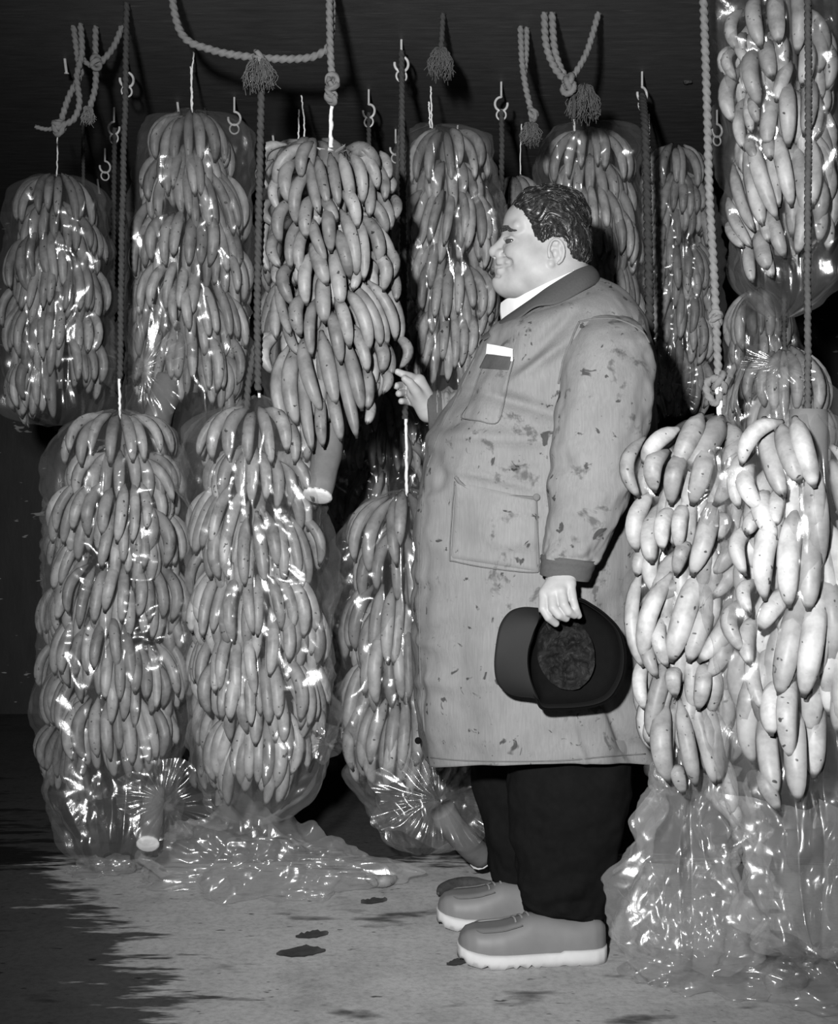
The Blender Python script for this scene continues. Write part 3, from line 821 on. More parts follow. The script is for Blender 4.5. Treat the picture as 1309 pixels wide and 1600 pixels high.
# ------------------------------------------------------------------ ropes
def rope_part(parent, pts, y, r, mat, name='rope_strand', tw=260):
    if np.ndim(y) == 0: y = [y] * len(pts)
    p = spline([PA(a, b, yy) for (a, b), yy in zip(pts, y)], max(40, 14 * len(pts))); p[:, 2] = np.minimum(p[:, 2], CEIL)
    s = np.concatenate([[0], np.cumsum(np.linalg.norm(np.diff(p, axis=0), axis=1))])
    m = int(min(600, max(24, s[-1] / 0.003)))
    q = np.stack([np.interp(np.linspace(0, s[-1], m), s, p[:, k]) for k in range(3)], -1)
    v, f = sweep(q, r, 12, 1.05 / r, 3, .42)
    return put(name, v, f, M[mat], parent)
def knot(parent, px, py, y, r, mat, seed=0, name='knot'):
    c = PA(px, py, y); rr = np.random.default_rng(seed); acc = Acc()
    for k in range(3):
        a = rr.normal(size=3); a /= np.linalg.norm(a); b = np.cross(a, rr.normal(size=3)); b /= np.linalg.norm(b)
        t = np.linspace(0, 2 * math.pi, 26)
        q = c + r * (np.cos(t)[:, None] * a + np.sin(t)[:, None] * b) * 1.0 + np.array([0, 0, (k - 1) * r * .6])
        v, f = sweep(q, r * .55, 10, 700, 3, .3, False); acc.add(v, f)
    return acc.put(name, M[mat], parent)
def tassel(parent, px, py, y, rpx, hpx, seed, n=150, mat='fray'):
    """unlaid rope end: a brush of fibres"""
    rr = np.random.default_rng(seed); s = y / F_PX; acc = Acc()
    c = PA(px, py, y)
    for k in range(n):
        a = rr.uniform(0, 6.28); q = math.sqrt(rr.random()); L = hpx * s * rr.uniform(.65, 1.05)
        d = np.array([math.cos(a), math.sin(a), 0]) * rpx * s * q
        w = rr.normal(0, .004, 3)
        p = spline([c, c + d * .55 + [0, 0, -.22 * L] + w, c + d * 1.0 + [0, 0, -.65 * L] - w, c + d * .95 + [0, 0, -L] + w * 1.5], 9)
        v, f = sweep(p, np.linspace(.0016, .0008, len(p)), 4); acc.add(v, f)
    return acc.put('frayed_end', M[mat], parent)
def rope(label, pts, y, r, mat, tw=260):
    y0 = y if np.ndim(y) == 0 else y[0]
    e = empty('rope', P(pts[0][0], pts[0][1], y0), label, 'rope', 'ropes from the ceiling')
    rope_part(e, pts, y, r, mat, tw=tw)
    return e

e = rope('dark rope in front of the tall and bare bunches, frayed bushy end on top', [(407, 100), (408, 140), (405, 300), (402, 470), (403, 610)], 3.18, .0085, 'rope_dark')
tassel(e, 405, 92, 3.16, 26, 46, 1, 240); knot(e, 405, 92, 3.16, .012, 'rope', 2)
rope_part(e, [(398, 540), (388, 600), (385, 640)], 3.2, .008, 'rope_dark')
e = rope('long dark rope running down past the reaching hand', [(627, 80), (628, 200), (630, 400), (632, 560), (633, 655)], [HY[627], 3.75, 3.70, 3.66, 3.64], .0085, 'rope_dark')
knot(e, 632, 525, 3.66, .010, 'rope_dark', 4)
e = rope('short dark rope on the hook in front of the man\'s forehead', [(783, 172), (784, 230), (783, 300), (784, 420)], HY[783], .0085, 'rope_dark')
e = rope('dark rope hanging between the two bunches behind the man', [(1003, 150), (1008, 210), (1012, 350), (1016, 560)], [HY[1003], 3.95, 3.9, 3.9], .012, 'rope_dark')
e = rope('pale twisted rope holding the bright spotted bunch', [(1092, -190), (1104, 150), (1108, 300), (1116, 440), (1121, 560), (1124, 605)], 2.80, .0085, 'rope', 300)
knot(e, 1118, 498, 2.80, .010, 'rope', 6); knot(e, 1123, 598, 2.79, .014, 'rope', 7)
rope_part(e, [(1122, 590), (1106, 596), (1105, 615), (1118, 630), (1126, 612)], 2.78, .008, 'rope')
e = rope('thin dark rope hanging from the open hook in the gap beside the tall bunch', [(179, 200), (178, 300), (176, 450), (176, 620)], HY[178], .0085, 'rope_dark')
e = rope('short rope under the hook above the bare bunch', [(576, 176), (576, 200), (577, 300)], HY[576], .0075, 'rope_dark')
e = rope('looped hemp rope in the upper corner tied above the edge bunch', [(112, 20), (122, 95), (126, 115), (108, 150), (95, 190), (90, 205)], 3.7, .0085, 'rope')
rope_part(e, [(124, 20), (128, 80), (120, 120), (124, 160), (116, 185), (100, 195), (88, 200)], 3.68, .0085, 'rope')
rope_part(e, [(55, 198), (72, 202), (90, 200)], 3.7, .006, 'rope'); knot(e, 92, 198, 3.69, .014, 'rope', 9)
e = rope('hemp rope with a forked top and a small frayed end', [(150, 20), (149, 70), (150, 110), (148, 140), (139, 172)], 3.7, .0085, 'rope')
rope_part(e, [(195, 30), (178, 72), (160, 95), (150, 102)], 3.7, .0085, 'rope'); knot(e, 150, 98, 3.69, .012, 'rope', 10); tassel(e, 138, 168, 3.69, 10, 24, 11, 110, 'rope'); rope_part(e, [(126, 72), (132, 95), (148, 106)], 3.69, .007, 'rope')
e = rope('hemp rope swagged across the top to the bare bunch\'s string', [(262, -45), (282, 50), (330, 78), (400, 90), (465, 92), (500, 84), (516, 60), (519, -45)], 3.3, .0095, 'rope')
e = rope('knotted hemp rope the bare bunch hangs from', [(513, -54), (516, 80), (519, 125), (517, 152)], 3.27, .0088, 'rope')
knot(e, 519, 130, 3.26, .013, 'rope', 12); knot(e, 517, 150, 3.26, .012, 'rope', 13)
e = rope('thin hemp rope with a shaggy knot right of the forehead hook', [(812, 20), (815, 90), (820, 130), (829, 172), (833, 200)], 3.7, .0085, 'rope')
rope_part(e, [(823, 20), (822, 80), (819, 115)], 3.71, .008, 'rope'); knot(e, 833, 178, 3.69, .011, 'rope', 14); tassel(e, 829, 192, 3.69, 17, 34, 15, 130)
e = rope('thick doubled hemp rope ending in a knot and brush behind the head', [(850, 20), (853, 70), (866, 105), (884, 128), (894, 146)], 3.55, .0095, 'rope')
rope_part(e, [(862, 20), (866, 75), (876, 108), (890, 132)], 3.56, .0095, 'rope'); rope_part(e, [(935, 20), (917, 80), (898, 115), (886, 132)], 3.56, .0085, 'rope')
knot(e, 888, 132, 3.54, .016, 'rope', 16); tassel(e, 912, 132, 3.58, 26, 55, 17, 200); rope_part(e, [(893, 140), (897, 160), (896, 185)], 3.55, .006, 'rope_dark')
e = rope('frayed rope end dangling near the ceiling above the middle', [(692, 20), (690, 60), (688, 78)], 3.6, .0075, 'rope_dark')
tassel(e, 688, 74, 3.6, 20, 46, 18, 180)
e = rope('faint dark rope high beside the pale twisted rope', [(1068, 20), (1072, 80), (1078, 130)], 4.2, .0085, 'rope_dark')

# ------------------------------------------------------------------ things on the floor
def fl(px, py):
    y = F_PX * CAMZ / (py - HOR); return ((px - 654.5) * y / F_PX, y)

def film_heap(label, cx, cy, rx, ry, rz, seed, tail=0.0, amp=1.0):
    """a thrown-down bag: a closed, crumpled blob of film resting on the floor, narrowing to one end"""
    nu, nv = int(2 * math.pi * rx / .0065), int(math.pi * max(ry, rz) / .0048) + 8
    U, V = np.meshgrid(np.linspace(0, 2 * math.pi, nu, endpoint=False), np.linspace(-.48, .5, nv) * math.pi)
    k = 1 - tail * np.clip(np.cos(U), 0, 1)**2 * .55
    x, y_, z = np.cos(V) * np.cos(U), np.cos(V) * np.sin(U) * k, np.sin(V) * k
    lump = 1 + .22 * fbm(x * 2.2 + seed, y_ * 2.2, z * 2.2, 3)
    X, Y, Z = cx + rx * x * lump, cy + ry * y_ * lump, rz * .25 + rz * z * lump
    h = crumple(X + .5 * Z, Y + Z * .9, seed, .05, 2.6 * amp, .3, 11) + crumple(X - Z * .6, Z * 1.2 + Y, seed + 9, .11, 2.2 * amp, .3, 6)
    h = (h - h.mean()) * np.clip((math.pi / 2 - np.abs(V)) / .3, 0, 1)
    X, Y, Z = X + h * x, Y + h * y_, Z + h * z
    Z = np.maximum(Z, .003 + .002 * noise3(X * 40, Y * 40, 1))
    v = np.stack([X, Y, Z], -1).reshape(-1, 3)
    o = put('discarded_bag', v, grid_faces(nu, nv, True), M['film_heap'], None, True, at=(cx, cy, 0))
    return tag(o, label, 'plastic bag', 'film bags on the floor')
q = fl(405, 1398)
film_heap('crumpled clear plastic bag lying on the floor under the low bunches', q[0] + .01, q[1] + .11, .325, .155, .135, 5, .75)
film_heap('heap of clear film on the floor beyond the man\'s heel, under the spotted bunch', .66, 2.93, .20, .17, .085, 6, .2)
film_heap('low spread of clear film on the floor beneath the largest bunch', .93, 2.80, .20, .15, .07, 7, .2)
q = fl(150, 1362)
film_heap('small scrap of film on the floor under the edge bunch', q[0], q[1], .10, .05, .035, 8, .3)

def floor_banana(label, px0, py0, px1, py1, w, mat, cat='banana', up=.0):
    a, b = fl(px0, py0), fl(px1, py1)
    S, T = np.array([a[0], a[1], w * .52 + up]), np.array([b[0], b[1], w * .52])
    me = banana_mesh(.2, mat, 2)
    o = bpy.data.objects.new('loose_banana', me)
    d = S - T; L = np.linalg.norm(d); z = d / L; x = np.cross([0, 0, 1.], z); x /= np.linalg.norm(x); y = np.cross(z, x); k = w / .196
    o.matrix_world = Matrix(((x[0]*k, y[0]*k, z[0]*L, S[0]), (x[1]*k, y[1]*k, z[1]*L, S[1]), (x[2]*k, y[2]*k, z[2]*L, S[2]), (0, 0, 0, 1)))
    COL.objects.link(o); return tag(o, label, cat)
floor_banana('blackened banana lying on the floor behind the toe of the farther shoe', 768, 1390, 684, 1408, .036, M['rot'])
floor_banana('loose banana poking out of the crumpled bag on the floor', 570, 1382, 620, 1381, .034, M['banana'])
def leaf(label, px, py, w, seed):
    rr = np.random.default_rng(seed); c = fl(px, py); t = np.linspace(-1, 1, 13); acc = Acc()
    up_, lo_ = [], []
    for k in t:
        ww = (1 - k * k) * w * .22 * (1 + .5 * rr.random())
        up_.append([c[0] + k * w / 2, c[1] + ww + .01 * k, .004 + .006 * rr.random()]); lo_.append([c[0] + k * w / 2, c[1] - ww * .8 + .01 * k, .003])
    v = np.array(up_ + lo_); n = len(t)
    vt = np.concatenate([v, v - [0, 0, .002]])
    f = [[i, i + 1, n + i + 1, n + i] for i in range(n - 1)]
    f = f + [[2 * n + i for i in q][::-1] for q in f]
    acc.add(vt, f)
    tag(acc.put('leaf_scrap', M['leaf']), label, 'leaf', 'leaf scraps')
leaf('dark leaf scrap at the end of the crumpled bag', 584, 1410, .066, 1)
leaf('dark leaf scrap alone on the open floor', 487, 1463, .075, 2)
leaf('thin dark leaf scrap nearest the middle of the floor', 470, 1490, .11, 3)
leaf('little dark scrap left of the near shoe', 715, 1506, .05, 4)
# ------------------------------------------------------------------ the man in the long coat
def coat_mat():
    m, nt, b, o = new_mat('faded_work_coat')
    v = coords(nt)
    mott = ramp(nt, noise_n(nt, v, 6, 5, 0.6), [(0.25, 0.80), (0.7, 1.06)])
    thread = ramp(nt, noise_n(nt, coords(nt, (7, 7, .5)), 42, 3, 0.6), [(0.3, 0.88), (0.7, 1.06)])
    s1 = ramp(nt, noise_n(nt, v, 30, 3, 0.6, 0.6), [(0.315, 0.28), (0.36, 1.0)])
    s2 = ramp(nt, noise_n(nt, coords(nt, (1, 1, 1), loc=(3, 5, 1)), 15, 4, 0.65, 0.3), [(0.33, 0.5), (0.40, 1.0)])
    val = math_n(nt, 'MULTIPLY', math_n(nt, 'MULTIPLY', mott, thread), math_n(nt, 'MULTIPLY', s1, s2))
    grey(nt, math_n(nt, 'MULTIPLY', val, 0.205), b)
    b.inputs['Roughness'].default_value = 0.9; b.inputs['Specular IOR Level'].default_value = 0.12
    bump(nt, noise_n(nt, coords(nt, (1, 1, .35)), 160, 3, 0.6), b, 0.25, 0.0015)
    return m
M['coat'] = coat_mat()
M['coat_dark'] = simple_mat('dark_collar_cloth', 0.075, 0.92, 0.1, 0.16, 160, 0.2)
M['seam'] = simple_mat('coat_seam', 0.13, 0.9, 0.1, 0.3, 80)
M['white_cloth'] = simple_mat('white_shirt', 0.75, 0.8, 0.1, 0.03, 40)
M['paper'] = simple_mat('white_paper', 0.78, 0.7, 0.1, 0.03, 40)
M['trouser'] = simple_mat('black_wool', 0.007, 0.9, 0.04, 0.3, 60, 0.1)
M['shoe'] = simple_mat('tan_leather', 0.16, 0.5, 0.3, 0.22, 14, 0.08)
M['sole'] = simple_mat('crepe_sole', 0.52, 0.8, 0.15, 0.12, 30, 0.2)
M['lace'] = simple_mat('shoe_lace', 0.2, 0.8, 0.1)
M['cap'] = simple_mat('black_cap_felt', 0.004, 0.9, 0.08, 0.3, 70)
M['visor'] = simple_mat('visor_cloth', 0.0085, 0.7, 0.25, 0.12, 60)
def lining_mat():
    m, nt, b, o = new_mat('creased_lining')
    n = noise_n(nt, coords(nt), 55, 4, 0.6, 1.2)
    grey(nt, ramp(nt, n, [(0.52, 0.006), (0.75, 0.03)]), b); b.inputs['Roughness'].default_value = 0.7; b.inputs['Specular IOR Level'].default_value = 0.15
    bump(nt, n, b, 0.8, 0.004); return m
M['lining'] = lining_mat()
M['eye'] = simple_mat('eye', 0.05, 0.15, 0.5)
M['brow'] = simple_mat('eyebrow', 0.05, 0.8, 0.1)
def skin_mat():
    m, nt, b, o = new_mat('skin')
    v = coords(nt)
    n = ramp(nt, noise_n(nt, v, 22, 4, 0.6), [(0.25, 0.27), (0.7, 0.36)])
    grey(nt, n, b); b.inputs['Roughness'].default_value = 0.5; b.inputs['Specular IOR Level'].default_value = 0.3
    bump(nt, noise_n(nt, v, 240, 3, 0.6), b, 0.10, 0.001); return m
M['skin'] = skin_mat()
def hair_mat():
    m, nt, b, o = new_mat('dark_hair')
    n = noise_n(nt, coords(nt), 130, 3, 0.6, 0.5)
    grey(nt, ramp(nt, n, [(0.3, 0.006), (0.7, 0.028)]), b)
    b.inputs['Roughness'].default_value = 0.38; b.inputs['Specular IOR Level'].default_value = 0.55
    return m
M['hair'] = hair_mat()

YB = 3.12
man = empty('person', (P(830, 1490, YB)[0], YB, 0.0), 'heavy smiling man in profile wearing a long stained work coat, holding a cap', 'person')

# --- coat body: tilted rings from the neck to the hem
rows = [(792, 498, 918, 428, 56), (780, 503, 938, 436, 84), (770, 510, 962, 450, 116), (760, 524, 985, 474, 138), (752, 545, 1003, 506, 150), (736, 580, 1016, 552, 156), (714, 620, 1022, 602, 160),
        (690, 660, 1026, 652, 164), (669, 705, 1025, 702, 167), (656, 755, 1019, 752, 169), (650, 820, 1009, 820, 170), (646, 900, 1004, 900, 168), (644, 1000, 1004, 1000, 166),
        (647, 1080, 1008, 1080, 164), (655, 1150, 1012, 1148, 162), (664, 1193, 1014, 1187, 161)]
def coat_body():
    nr, nt_ = 190, 230
    tb = smooth_table(rows, nr); nr = len(tb)
    th = np.linspace(0, 2 * math.pi, nt_, endpoint=False)         # 0 = back (+x), pi = front, 3pi/2 = near side
    s = YB / F_PX
    TH, K = np.meshgrid(th, np.arange(nr))
    fx, fy, bx, by, bw = [tb[:, k][:, None] for k in range(5)]
    c, sn = np.cos(TH), np.sin(TH)
    e = 2 / 2.35
    cc = np.sign(c) * np.abs(c)**e; ss = np.sign(sn) * np.abs(sn)**e
    px = (fx + bx) / 2 + (bx - fx) / 2 * cc
    py = (fy + by) / 2 + (by - fy) / 2 * cc
    X = (px - 654.5) * s; Z = CAMZ + (HOR - py) * s; Y = YB + bw * s * ss
    v_ = K / (nr - 1.0)                                            # 0 neck .. 1 hem
    # shoulders: the near and far rim of the upper rings drops, so the yoke slopes
    drop = np.interp(v_, [0, .12, .25, .4, 1], [.0, .02, .012, 0, 0])
    Z = Z - drop * np.abs(sn)**1.5
    # the hem and lower coat ride up a little at the near side
    Z = Z + np.clip((v_ - .45) / .55, 0, 1)**1.5 * .046 * np.clip(-sn, 0, 1)**1.3 - np.clip((v_ - .45) / .55, 0, 1)**1.5 * .03 * np.clip(sn, 0, 1)
    # cloth folds
    n_x, n_y = np.cos(TH), np.sin(TH)
    d = .010 * np.clip((v_ - .5) / .5, 0, 1) * np.sin(TH * 9 + 2.5 * noise3(TH * 1.3, v_ * 2, 4)) * (.6 + .6 * noise3(np.cos(TH) * 2, np.sin(TH) * 2, 9))
    d = d + .006 * fbm(np.cos(TH) * 3, np.sin(TH) * 3, v_ * 7, 3) * np.clip(v_ * 5, 0, 1)
    # drag creases from the armpit over the chest
    u = (px - 860) / 160.0; w = (py - 560) / 120.0
    for (ox, oy, ang, ln, wd, am) in ((838, 570, 2.45, 60, 9, .007), (800, 640, .30, 80, 10, -.007), (770, 690, .10, 90, 12, .006), (850, 530, 2.3, 70, 10, -.006), (775, 755, .25, 70, 7, .005), (880, 1150, 1.3, 60, 6, .004), (940, 1120, 1.1, 80, 8, -.005), (700, 640, 2.1, 80, 9, .005)):
        a_ = (px - ox) * math.cos(ang) + (py - oy) * math.sin(ang); b_ = -(px - ox) * math.sin(ang) + (py - oy) * math.cos(ang)
        d = d + am * 2.6 * np.exp(-(a_ / ln)**2 - (b_ / wd)**2) * (sn < 0.1)
    d = d + .004 * np.sin((fbm(X * 4 + 3, Y * 4, Z * 9, 2) * 6)) * np.clip(v_ * 4 - .3, 0, 1)
    X = X + d * n_x; Y = Y + d * n_y
    v = np.stack([X, Y, Z], -1)
    inner = v[-1:].copy(); cen = v[-1].mean(0)
    i1 = v[-1] + (cen - v[-1]) * .022; i2 = i1 + [0, 0, .05]; i2 = i2 + (cen - i2) * .02 * [1, 1, 0]
    vv = np.concatenate([v.reshape(-1, 3), i1, i2])
    return vv, grid_faces(nt_, nr + 2, True)
cv, cf = coat_body()
coat = put('coat', cv, cf, M['coat'], man)
tag(coat, 'long faded work coat spotted with stains')
coat_bvh = [BVHTree.FromPolygons(cv.tolist(), cf.tolist())]

def tube_pairs(pairs, ys, aspect, n=72, m=90, fold=0.006, seed=0, cap_top=False, power=2.0, bend=None):
    """sleeve or trouser leg: (left px, py, right px, py) outlines at distances ys"""
    pr = smooth_table([list(p) + [yy, asp] for p, yy, asp in zip(pairs, ys, np.broadcast_to(aspect, (len(pairs),)))], m)
    th = np.linspace(0, 2 * math.pi, n, endpoint=False)
    out = []
    e = 2 / power
    for k, (lx, ly, rx, ry, y, asp) in enumerate(pr):
        L, R = PA(lx, ly, y), PA(rx, ry, y); c = (L + R) / 2; a = (R - L) / 2; hw = np.linalg.norm(a)
        cc = np.sign(np.cos(th)) * np.abs(np.cos(th))**e; ss = np.sign(np.sin(th)) * np.abs(np.sin(th))**e
        v = c + cc[:, None] * a + (ss * hw * asp)[:, None] * np.array([0, 1.0, 0])
        q = k / (len(pr) - 1.0)
        d = fold * fbm(np.cos(th) * 1.6 + seed, np.sin(th) * 1.6, q * 9, 3) + fold * .8 * (tri(q * 7 + .35 * np.sin(th + seed) + noise3(np.cos(th) + seed, np.sin(th), q * 3) * .8) - .5) * np.clip(noise3(np.cos(th) * 1.2 + 3, np.sin(th) * 1.2 + seed, q * 4) + .4, 0, 1)
        if bend:                                            # long drag folds down the sleeve and cross creases at the elbow
            d = d + bend * (tri(th * 4 / (2 * math.pi) + .9 * noise3(q * 2.5, th * .5, seed) + .5 * q) - .5) * np.sin(min(1, q * 1.3 + .08) * math.pi * .8) \
                  + bend * .4 * math.exp(-((q - .62) / .16)**2) * np.sin(q * 58 + 2.2 * np.sin(th + 1) + 3 * noise3(np.cos(th), np.sin(th), q * 6))
        nrm = (cc[:, None] * a / hw + ss[:, None] * np.array([0, 1.0, 0]))
        out.append(v + d[:, None] * nrm)
    v = np.concatenate(out)
    f = grid_faces(n, len(pr), True)
    return v, f, pr

# near sleeve
sl_pairs = [(928, 486, 968, 490), (908, 494, 996, 506), (893, 520, 1013, 530), (882, 565, 1021, 566), (871, 625, 1019, 628), (864, 685, 1006, 692), (858, 745, 990, 754), (854, 800, 968, 812), (849, 848, 944, 862), (846, 872, 930, 882)]
sl_y = [2.99, 2.955, 2.92, 2.89, 2.865, 2.85, 2.84, 2.825, 2.81, 2.80]
sv, sf, _ = tube_pairs(sl_pairs, sl_y, [.5, .75, .85, .85, .82, .8, .78, .78, .78, .78], n=90, m=120, fold=.006, seed=2, power=2.2, bend=.0075)
sleeve = put('sleeve', sv, sf, M['coat'], coat)
coat_bvh.append(BVHTree.FromPolygons(sv.tolist(), sf.tolist()))
kv, kf, _ = tube_pairs([(846, 866, 932, 877), (844, 871, 931, 882), (843.5, 884, 926, 895), (843, 897, 921, 908), (846, 898, 917, 908), (850, 890, 912, 900)], [2.80, 2.80, 2.80, 2.80, 2.80, 2.80], .80, n=72, m=30, fold=.0015, seed=4)
put('cuff', kv, kf, M['coat_dark'], coat)
# far sleeve and cuff, reaching towards the bunch
fv, ff, _ = tube_pairs([(800, 560, 790, 690), (745, 598, 752, 690), (712, 607, 718, 682), (690, 611, 694, 680), (681, 613, 683, 676)], [3.34, 3.32, 3.30, 3.29, 3.285], .95, n=60, m=50, fold=.008, seed=6)
put('sleeve', fv, ff, M['coat'], coat)
fv, ff, _ = tube_pairs([(688, 610, 692, 680), (682, 610, 686, 680), (674, 612, 678, 680), (666, 614, 671, 677), (667, 618, 671, 672), (676, 620, 680, 670)], [3.283] * 6, .9, n=60, m=30, fold=.0015, seed=7)
put('cuff', fv, ff, M['coat_dark'], coat)

# --- patches on the cloth, found by looking along the sight line at the finished coat
ORI = Vector((0, 0, CAMZ))
def on_coat(px, py, off, which=(0, 1)):
    d = (P(px, py, 1.0) - ORI).normalized(); best = None
    for k in which:
        h, n, _, dist = coat_bvh[k].ray_cast(ORI, d)
        if h is not None and (best is None or dist < best[2]): best = (h, n, dist)
    if best is None:
        return np.array(P(px, py, YB)), np.array([0, -1.0, 0])
    n = best[1] if best[1].dot(d) < 0 else -best[1]
    return np.array(best[0] + n * off), np.array(n)
def patch(name, quad, mat, off=.003, parent=None, nu=24, nv=24, which=(0,), bulge=0.0):
    """quad: four corners (top-left, top-right, bottom-right, bottom-left) in pixels, laid on the coat with a sewn edge"""
    q = np.array(quad, float); V = []
    for j in range(nv):
        for i in range(nu):
            u, w = i / (nu - 1), j / (nv - 1)
            p = (1 - w) * ((1 - u) * q[0] + u * q[1]) + w * ((1 - u) * q[3] + u * q[2])
            edge = min(u, 1 - u, w, 1 - w)
            V.append(on_coat(p[0], p[1], off * (0.0 if edge == 0 else 1.0) + bulge * math.sin(u * math.pi) * math.sin(w * math.pi), which)[0])
    return put(name, np.array(V), grid_faces(nu, nv), M[mat], parent)
def seam(pts, r, mat='seam', name='seam', which=(0, 1), off=.001):
    pp = spline([(a, b, 0) for a, b in pts], 40)
    v, f = sweep(np.array([on_coat(a, b, off, which)[0] for a, b, _ in pp]), r, 6)
    return put(name, v, f, M[mat], coat)
patch('chest_pocket', [(760, 558), (804, 561), (778, 661), (723, 653)], 'coat', .004, coat)
patch('pocket_flap', [(762, 554), (803, 558), (797, 581), (750, 577)], 'coat_dark', .0075, coat)
patch('hip_pocket', [(712, 752), (838, 780), (840, 893), (704, 872)], 'coat', .0045, coat, 36, 30, bulge=.006)
seam([(712, 745), (722, 757), (746, 768), (790, 775), (838, 779)], .0042, 'seam', 'pocket_welt')
seam([(905, 503), (930, 499), (965, 500), (1000, 516), (1014, 536)], .0022, 'seam', 'shoulder_seam')
seam([(905, 503), (893, 530), (880, 565), (872, 600)], .0022, 'seam', 'armhole_seam')
seam([(668, 1183), (720, 1188), (800, 1190), (880, 1188), (950, 1182), (1008, 1178)], .0014, 'seam', 'hem_stitching', (0,))
seam([(662, 760), (658, 850), (656, 950), (657, 1050), (664, 1150)], .0018, 'seam', 'front_placket', (0,))
seam([(742, 560), (712, 625), (686, 680), (668, 730)], .0018, 'seam', 'front_placket', (0,))
seam([(760, 560), (748, 595), (735, 630), (723, 653), (750, 659), (778, 661), (790, 620), (804, 562)], .0013, 'seam', 'chest_pocket_stitching', (0,), .005)
seam([(712, 752), (708, 800), (704, 868), (712, 877), (770, 888), (832, 894), (841, 886), (840, 840), (838, 782)], .0013, 'seam', 'hip_pocket_stitching', (0,), .005)
for (a, b) in ((653, 1157), (838, 777)):
    p, n = on_coat(a, b, .002, (0,))
    v, f = sweep(np.array([p, p + n * .004, p + n * .005]), [.008, .008, .005], 12); put('button', v, f, M['cap'] if a < 700 else M['seam'], coat)

# folded paper standing in the chest pocket
V = []
for j in range(6):
    for i in range(10):
        u, w = i / 9, j / 5
        q = (1 - w) * ((1 - u) * np.array([765, 540]) + u * np.array([805, 547])) + w * ((1 - u) * np.array([761, 562]) + u * np.array([803, 566]))
        V.append(on_coat(q[0], q[1], .0058 + .003 * (1 - w), (0,))[0])
V = np.array(V); back = V + [0, .003, 0]
g = grid_faces(10, 6)
tag(put('folded_paper', np.concatenate([V, back]), np.concatenate([g, g[:, ::-1] + 60]), M['paper'], None, False), 'white folded paper sticking out of the coat\'s chest pocket', 'paper')

# --- collars: bands round the neck
def band(name, upper, lower, mat, parent, thick=.004, bulge=.006, n=60):
    s = YB / F_PX
    def full(tb):
        near = [(a, b, w) for a, b, w in tb]
        far = [(a, b, -w) for a, b, w in tb[1:]][::-1]
        return spline(np.array(far + near, float), n * 2)
    U, L = full(upper), full(lower)
    k = min(len(U), len(L)); U, L = U[:k], L[:k]
    W = lambda q: np.stack([(q[:, 0] - 654.5) * s, YB + q[:, 2] * s, CAMZ + (HOR - q[:, 1]) * s], -1)
    U, L = W(U), W(L); cen = (U.mean(0) + L.mean(0)) / 2
    R_ = []
    for j in range(9):
        w = j / 8.0; p = U * (1 - w) + L * w
        o = p - cen; o[:, 2] = 0; o /= np.linalg.norm(o, axis=1)[:, None] + 1e-9
        R_.append(p + o * bulge * math.sin(math.pi * w) + [0, 0, .003 * math.sin(math.pi * w)])
    outer = np.array(R_)
    o = outer - cen; o[..., 2] = 0; o /= np.linalg.norm(o, axis=-1)[..., None] + 1e-9
    inner = outer[::-1] - o[::-1] * thick
    v = np.concatenate([outer, inner, outer[:1]]).reshape(-1, 3)
    return put(name, v, grid_faces(k, 19), M[mat], parent)
band('collar', [(925, 419, 0), (917, 421, -38), (892, 433, -66), (852, 457, -78), (826, 475, -74), (800, 492, -60), (780, 505, -42), (757, 526, -26)],
     [(934, 447, 0), (930, 450, -52), (905, 465, -92), (862, 489, -110), (828, 494, -108), (806, 508, -100), (778, 526, -82), (752, 538, -58)], 'coat_dark', coat, .005)
band('shirt_collar', [(918, 424, 0), (908, 426, -40), (886, 434, -58), (850, 451, -66), (818, 466, -60), (803, 472, -46), (791, 470, -26), (782, 474, -6)],
     [(924, 452, 0), (912, 455, -46), (888, 462, -66), (852, 482, -72), (822, 492, -66), (805, 499, -54), (795, 502, -34), (785, 506, -12)], 'white_cloth', man, .004, .003)

# --- skin: head, neck, both hands and the trunk, one body
def SK(px, py, w, y=YB):
    s = y / F_PX
    return np.array([(px - 654.5) * s, y + w * s, CAMZ + (HOR - py) * s])
s_ = YB / F_PX
body = Acc()
lo, hi = SK(752, 540, -75), SK(935, 280, 75)
fld = Field(lo, hi, .0026)
def SK2(px, py, w):
    yy = YB - abs(w) * s_
    return np.array([(px - 654.5) * yy / F_PX, YB + w * s_, CAMZ + (HOR - py) * yy / F_PX])
def E(c, r, k=10, w=0.0):
    fld._u(fld.ell(SK(c[0], c[1], w), np.array([r[0], r[2], r[1]]) * s_), k * s_)
def C2(a, b, ra, rb, k=5):
    fld._u(fld.cap(SK(*a), SK(*b), ra * s_, rb * s_), k * s_)
def both(fn, *pts, **kw):
    fn(*pts, **kw)
E((864, 352), (52, 55, 49)); E((832, 350), (46, 40, 43), 12); E((824, 398), (42, 50, 41), 14)
E((832, 430), (48, 36, 47), 14); E((812, 448), (34, 23, 36), 12); E((789, 441), (21, 19, 20), 10)
C2((868, 395, 0), (872, 530, 0), 50, 54, 14)
for sg in (-1, 1):
    E((812, 402), (24, 22, 18), 14, sg * 27); E((840, 425), (26, 26, 14), 16, sg * 38)
    C2((793, 361, sg * 8), (806, 360, sg * 33), 9, 8, 8)
    C2((779, 399, sg * 6), (781, 398, sg * 10), 6.5, 6, 4)
C2((791, 372, 0), (773, 393, 0), 7.5, 8.6, 6); C2((773, 393.5, 0), (786, 399, 0), 8.5, 9, 6)
C2((782, 411, -11), (782, 411, 11), 8, 8, 7); C2((783, 424, -10), (783, 424, 10), 8, 8, 6); C2((781, 412, 0), (784, 412, 0), 9.5, 9, 4); C2((782, 423, 0), (784, 423, 0), 9.5, 9, 4)
